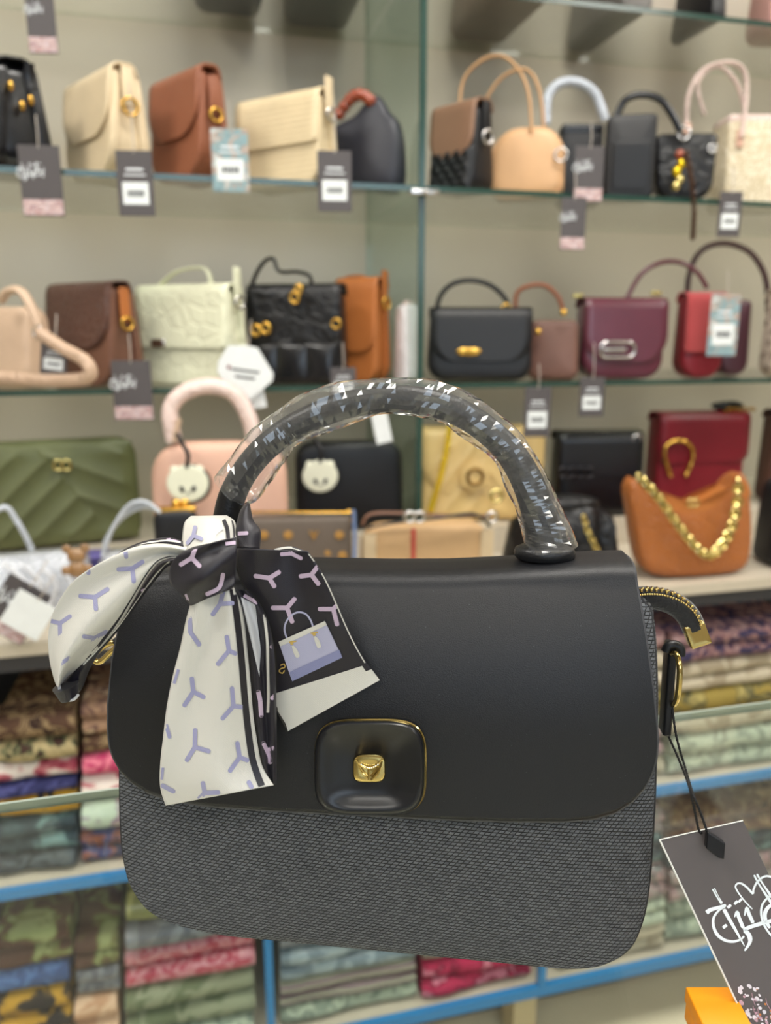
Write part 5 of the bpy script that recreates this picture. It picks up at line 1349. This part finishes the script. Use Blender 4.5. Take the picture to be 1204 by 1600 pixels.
# complete the card outside the frame as a parallelogram in space
Aq, Bq = tp(*cor[0]), tp(*cor[1]); Dq = tp(1178, 1625); Dq = Aq+(Dq-Aq)*1.0; Cq = Bq+(Dq-Aq)
tagm = Matrix.Translation(Aq)
bt = thing('large_hang_tag', 'large dark brown grey hang tag with white script hanging right of the grey handbag', 'hang tag', mw=tagm); MW[bt.name] = tagm
th_ = TN*.0009
V = [Aq, Bq, Cq, Dq, Aq+th_, Bq+th_, Cq+th_, Dq+th_]; Fc = [(0, 1, 2, 3), (4, 5, 6, 7), (0, 1, 5, 4), (1, 2, 6, 5), (2, 3, 7, 6), (3, 0, 4, 7)]
TC = plain('taupe_grey_card', (92, 86, 86), .35, .5)
cd = obj('card', (V, Fc), TC, bt, world=True, smooth=False)
obj('card_edge', tube([Aq-TN*.0002, Dq-TN*.0002], .00038, 1, 6, smoothpath=False), plain('white_paper_edge', (226, 226, 220), .6), cd, world=True)
obj('card_edge', tube([Aq-TN*.0001, Bq-TN*.0001], .0002, 1, 6, smoothpath=False), bpy.data.materials['white_paper_edge'], cd, world=True)
V, Fc = [], []
LW = 1.0
for pts, wid, _ in LOGO:
    if min(p[0] for p in pts) > 1240: continue
    rb = ribbon2(pts, wid, max(5, 5*len(pts))); n0 = len(V)
    for row in rb:
        for q in row: V.append(tp(*zt(q.x, q.y), .0003))
    for i in range(len(rb)-1):
        for j in range(2):
            a = n0+i*3+j; Fc.append((a, a+1, a+4, a+3))
obj('script_logo', (V, Fc), plain('logo_white', (236, 244, 250), .5), bt, world=True, smooth=False, label='white Arabic script logo')
# crowd illustration near the lower end: little blobs and stalks
random.seed(3)
grp = {'print_white': [], 'print_pink': [], 'print_orange': []}
for i in range(260):
    u = random.uniform(.03, .97); v = 1-abs(random.gauss(0, .13)); 
    if v < .72: continue
    c = Aq+(Bq-Aq)*u+(Dq-Aq)*v-TN*.0003; s = random.uniform(.0003, .0009)
    eu = (Bq-Aq).normalized(); ev = (Dq-Aq).normalized(); k = random.choice(['print_white', 'print_white', 'print_pink', 'print_orange'])
    h = s*random.uniform(.6, 1.8); grp[k].append(([c+eu*s*math.cos(a*PI/3)+ev*h*math.sin(a*PI/3) for a in range(6)], [(0, 1, 2, 3, 4, 5)]))
for k, col in (('print_white', (230, 226, 236)), ('print_pink', (196, 160, 176)), ('print_orange', (206, 130, 70))):
    if grp[k]: obj('crowd_print', join(*grp[k]), plain(k, col, .6), bt, world=True, smooth=False)
for x0, y0 in ((1174, 1552), (1196, 1560), (1176, 1572), (1183, 1576)):
    vv = tube([tp(x0, y0, .0003), tp(x0+2, y0+9, .0003), tp(x0+1+random.random()*8, y0+19, .0003)], .00012, 8, 4)
    obj('crowd_print', vv, bpy.data.materials['print_pink'], bt, world=True)
# string and toggle
R0 = bp(1052, 1102, -.024)
s1 = [bp(1049, 1098, -.026), bp(1056, 1150, -.022), bp(1070, 1200, -.02), tp(1082, 1240, .004), tp(1096, 1275, .004), tp(1106, 1306, .003)]
s2 = [bp(1041, 1144, -.028), bp(1058, 1182, -.024), tp(1074, 1222, .005), tp(1083, 1258, .005), tp(1091, 1296, .0012), tp(1096, 1302, .0006)]
for s_ in (s1, s2):
    obj('string', tube(s_, lambda t: .00048+.0001*math.sin(t*260), 160, 6), STRB, bt, world=True, label='thin black twisted cord')
q = [tp(x, y, .0045) for x, y in ((1105, 1300), (1133, 1318), (1131, 1343), (1122, 1341), (1103, 1326))]
q2 = [p_-TN*-.0035 for p_ in q]
V = q+q2; k = len(q); Fc = [tuple(range(k)), tuple(range(k, 2*k))]+[(i, (i+1) % k, k+(i+1) % k, k+i) for i in range(k)]
tg = obj('toggle', (V, Fc), plain('black_plastic', (20, 20, 22), .3), bt, world=True, smooth=False, label='black plastic string toggle')
mb_ = tg.modifiers.new('b', 'BEVEL'); mb_.width = .0004; mb_.segments = 2

# ------------------------------------------------------------------ orange box on the counter
ORM = plain('orange_card', (232, 146, 14), .45)
c = atZ(1118, 1625, ZG)
hz = atY(1118, 1578, c.y).z-ZG
M = Matrix.Translation((c.x, c.y, ZG)) @ Matrix.Rotation(-YAW, 4, 'Z')
t = thing('orange_box', 'small bright orange box at the bottom right on the glass counter', 'box', mw=M)
obj('base', xf(rbox(.0175, .02, hz*.55, .0006), T(0, 0, .0002)), ORM, t)
obj('lid', xf(rbox(.0185, .021, hz*.45, .0006), T(0, 0, hz*.552)), ORM, t)
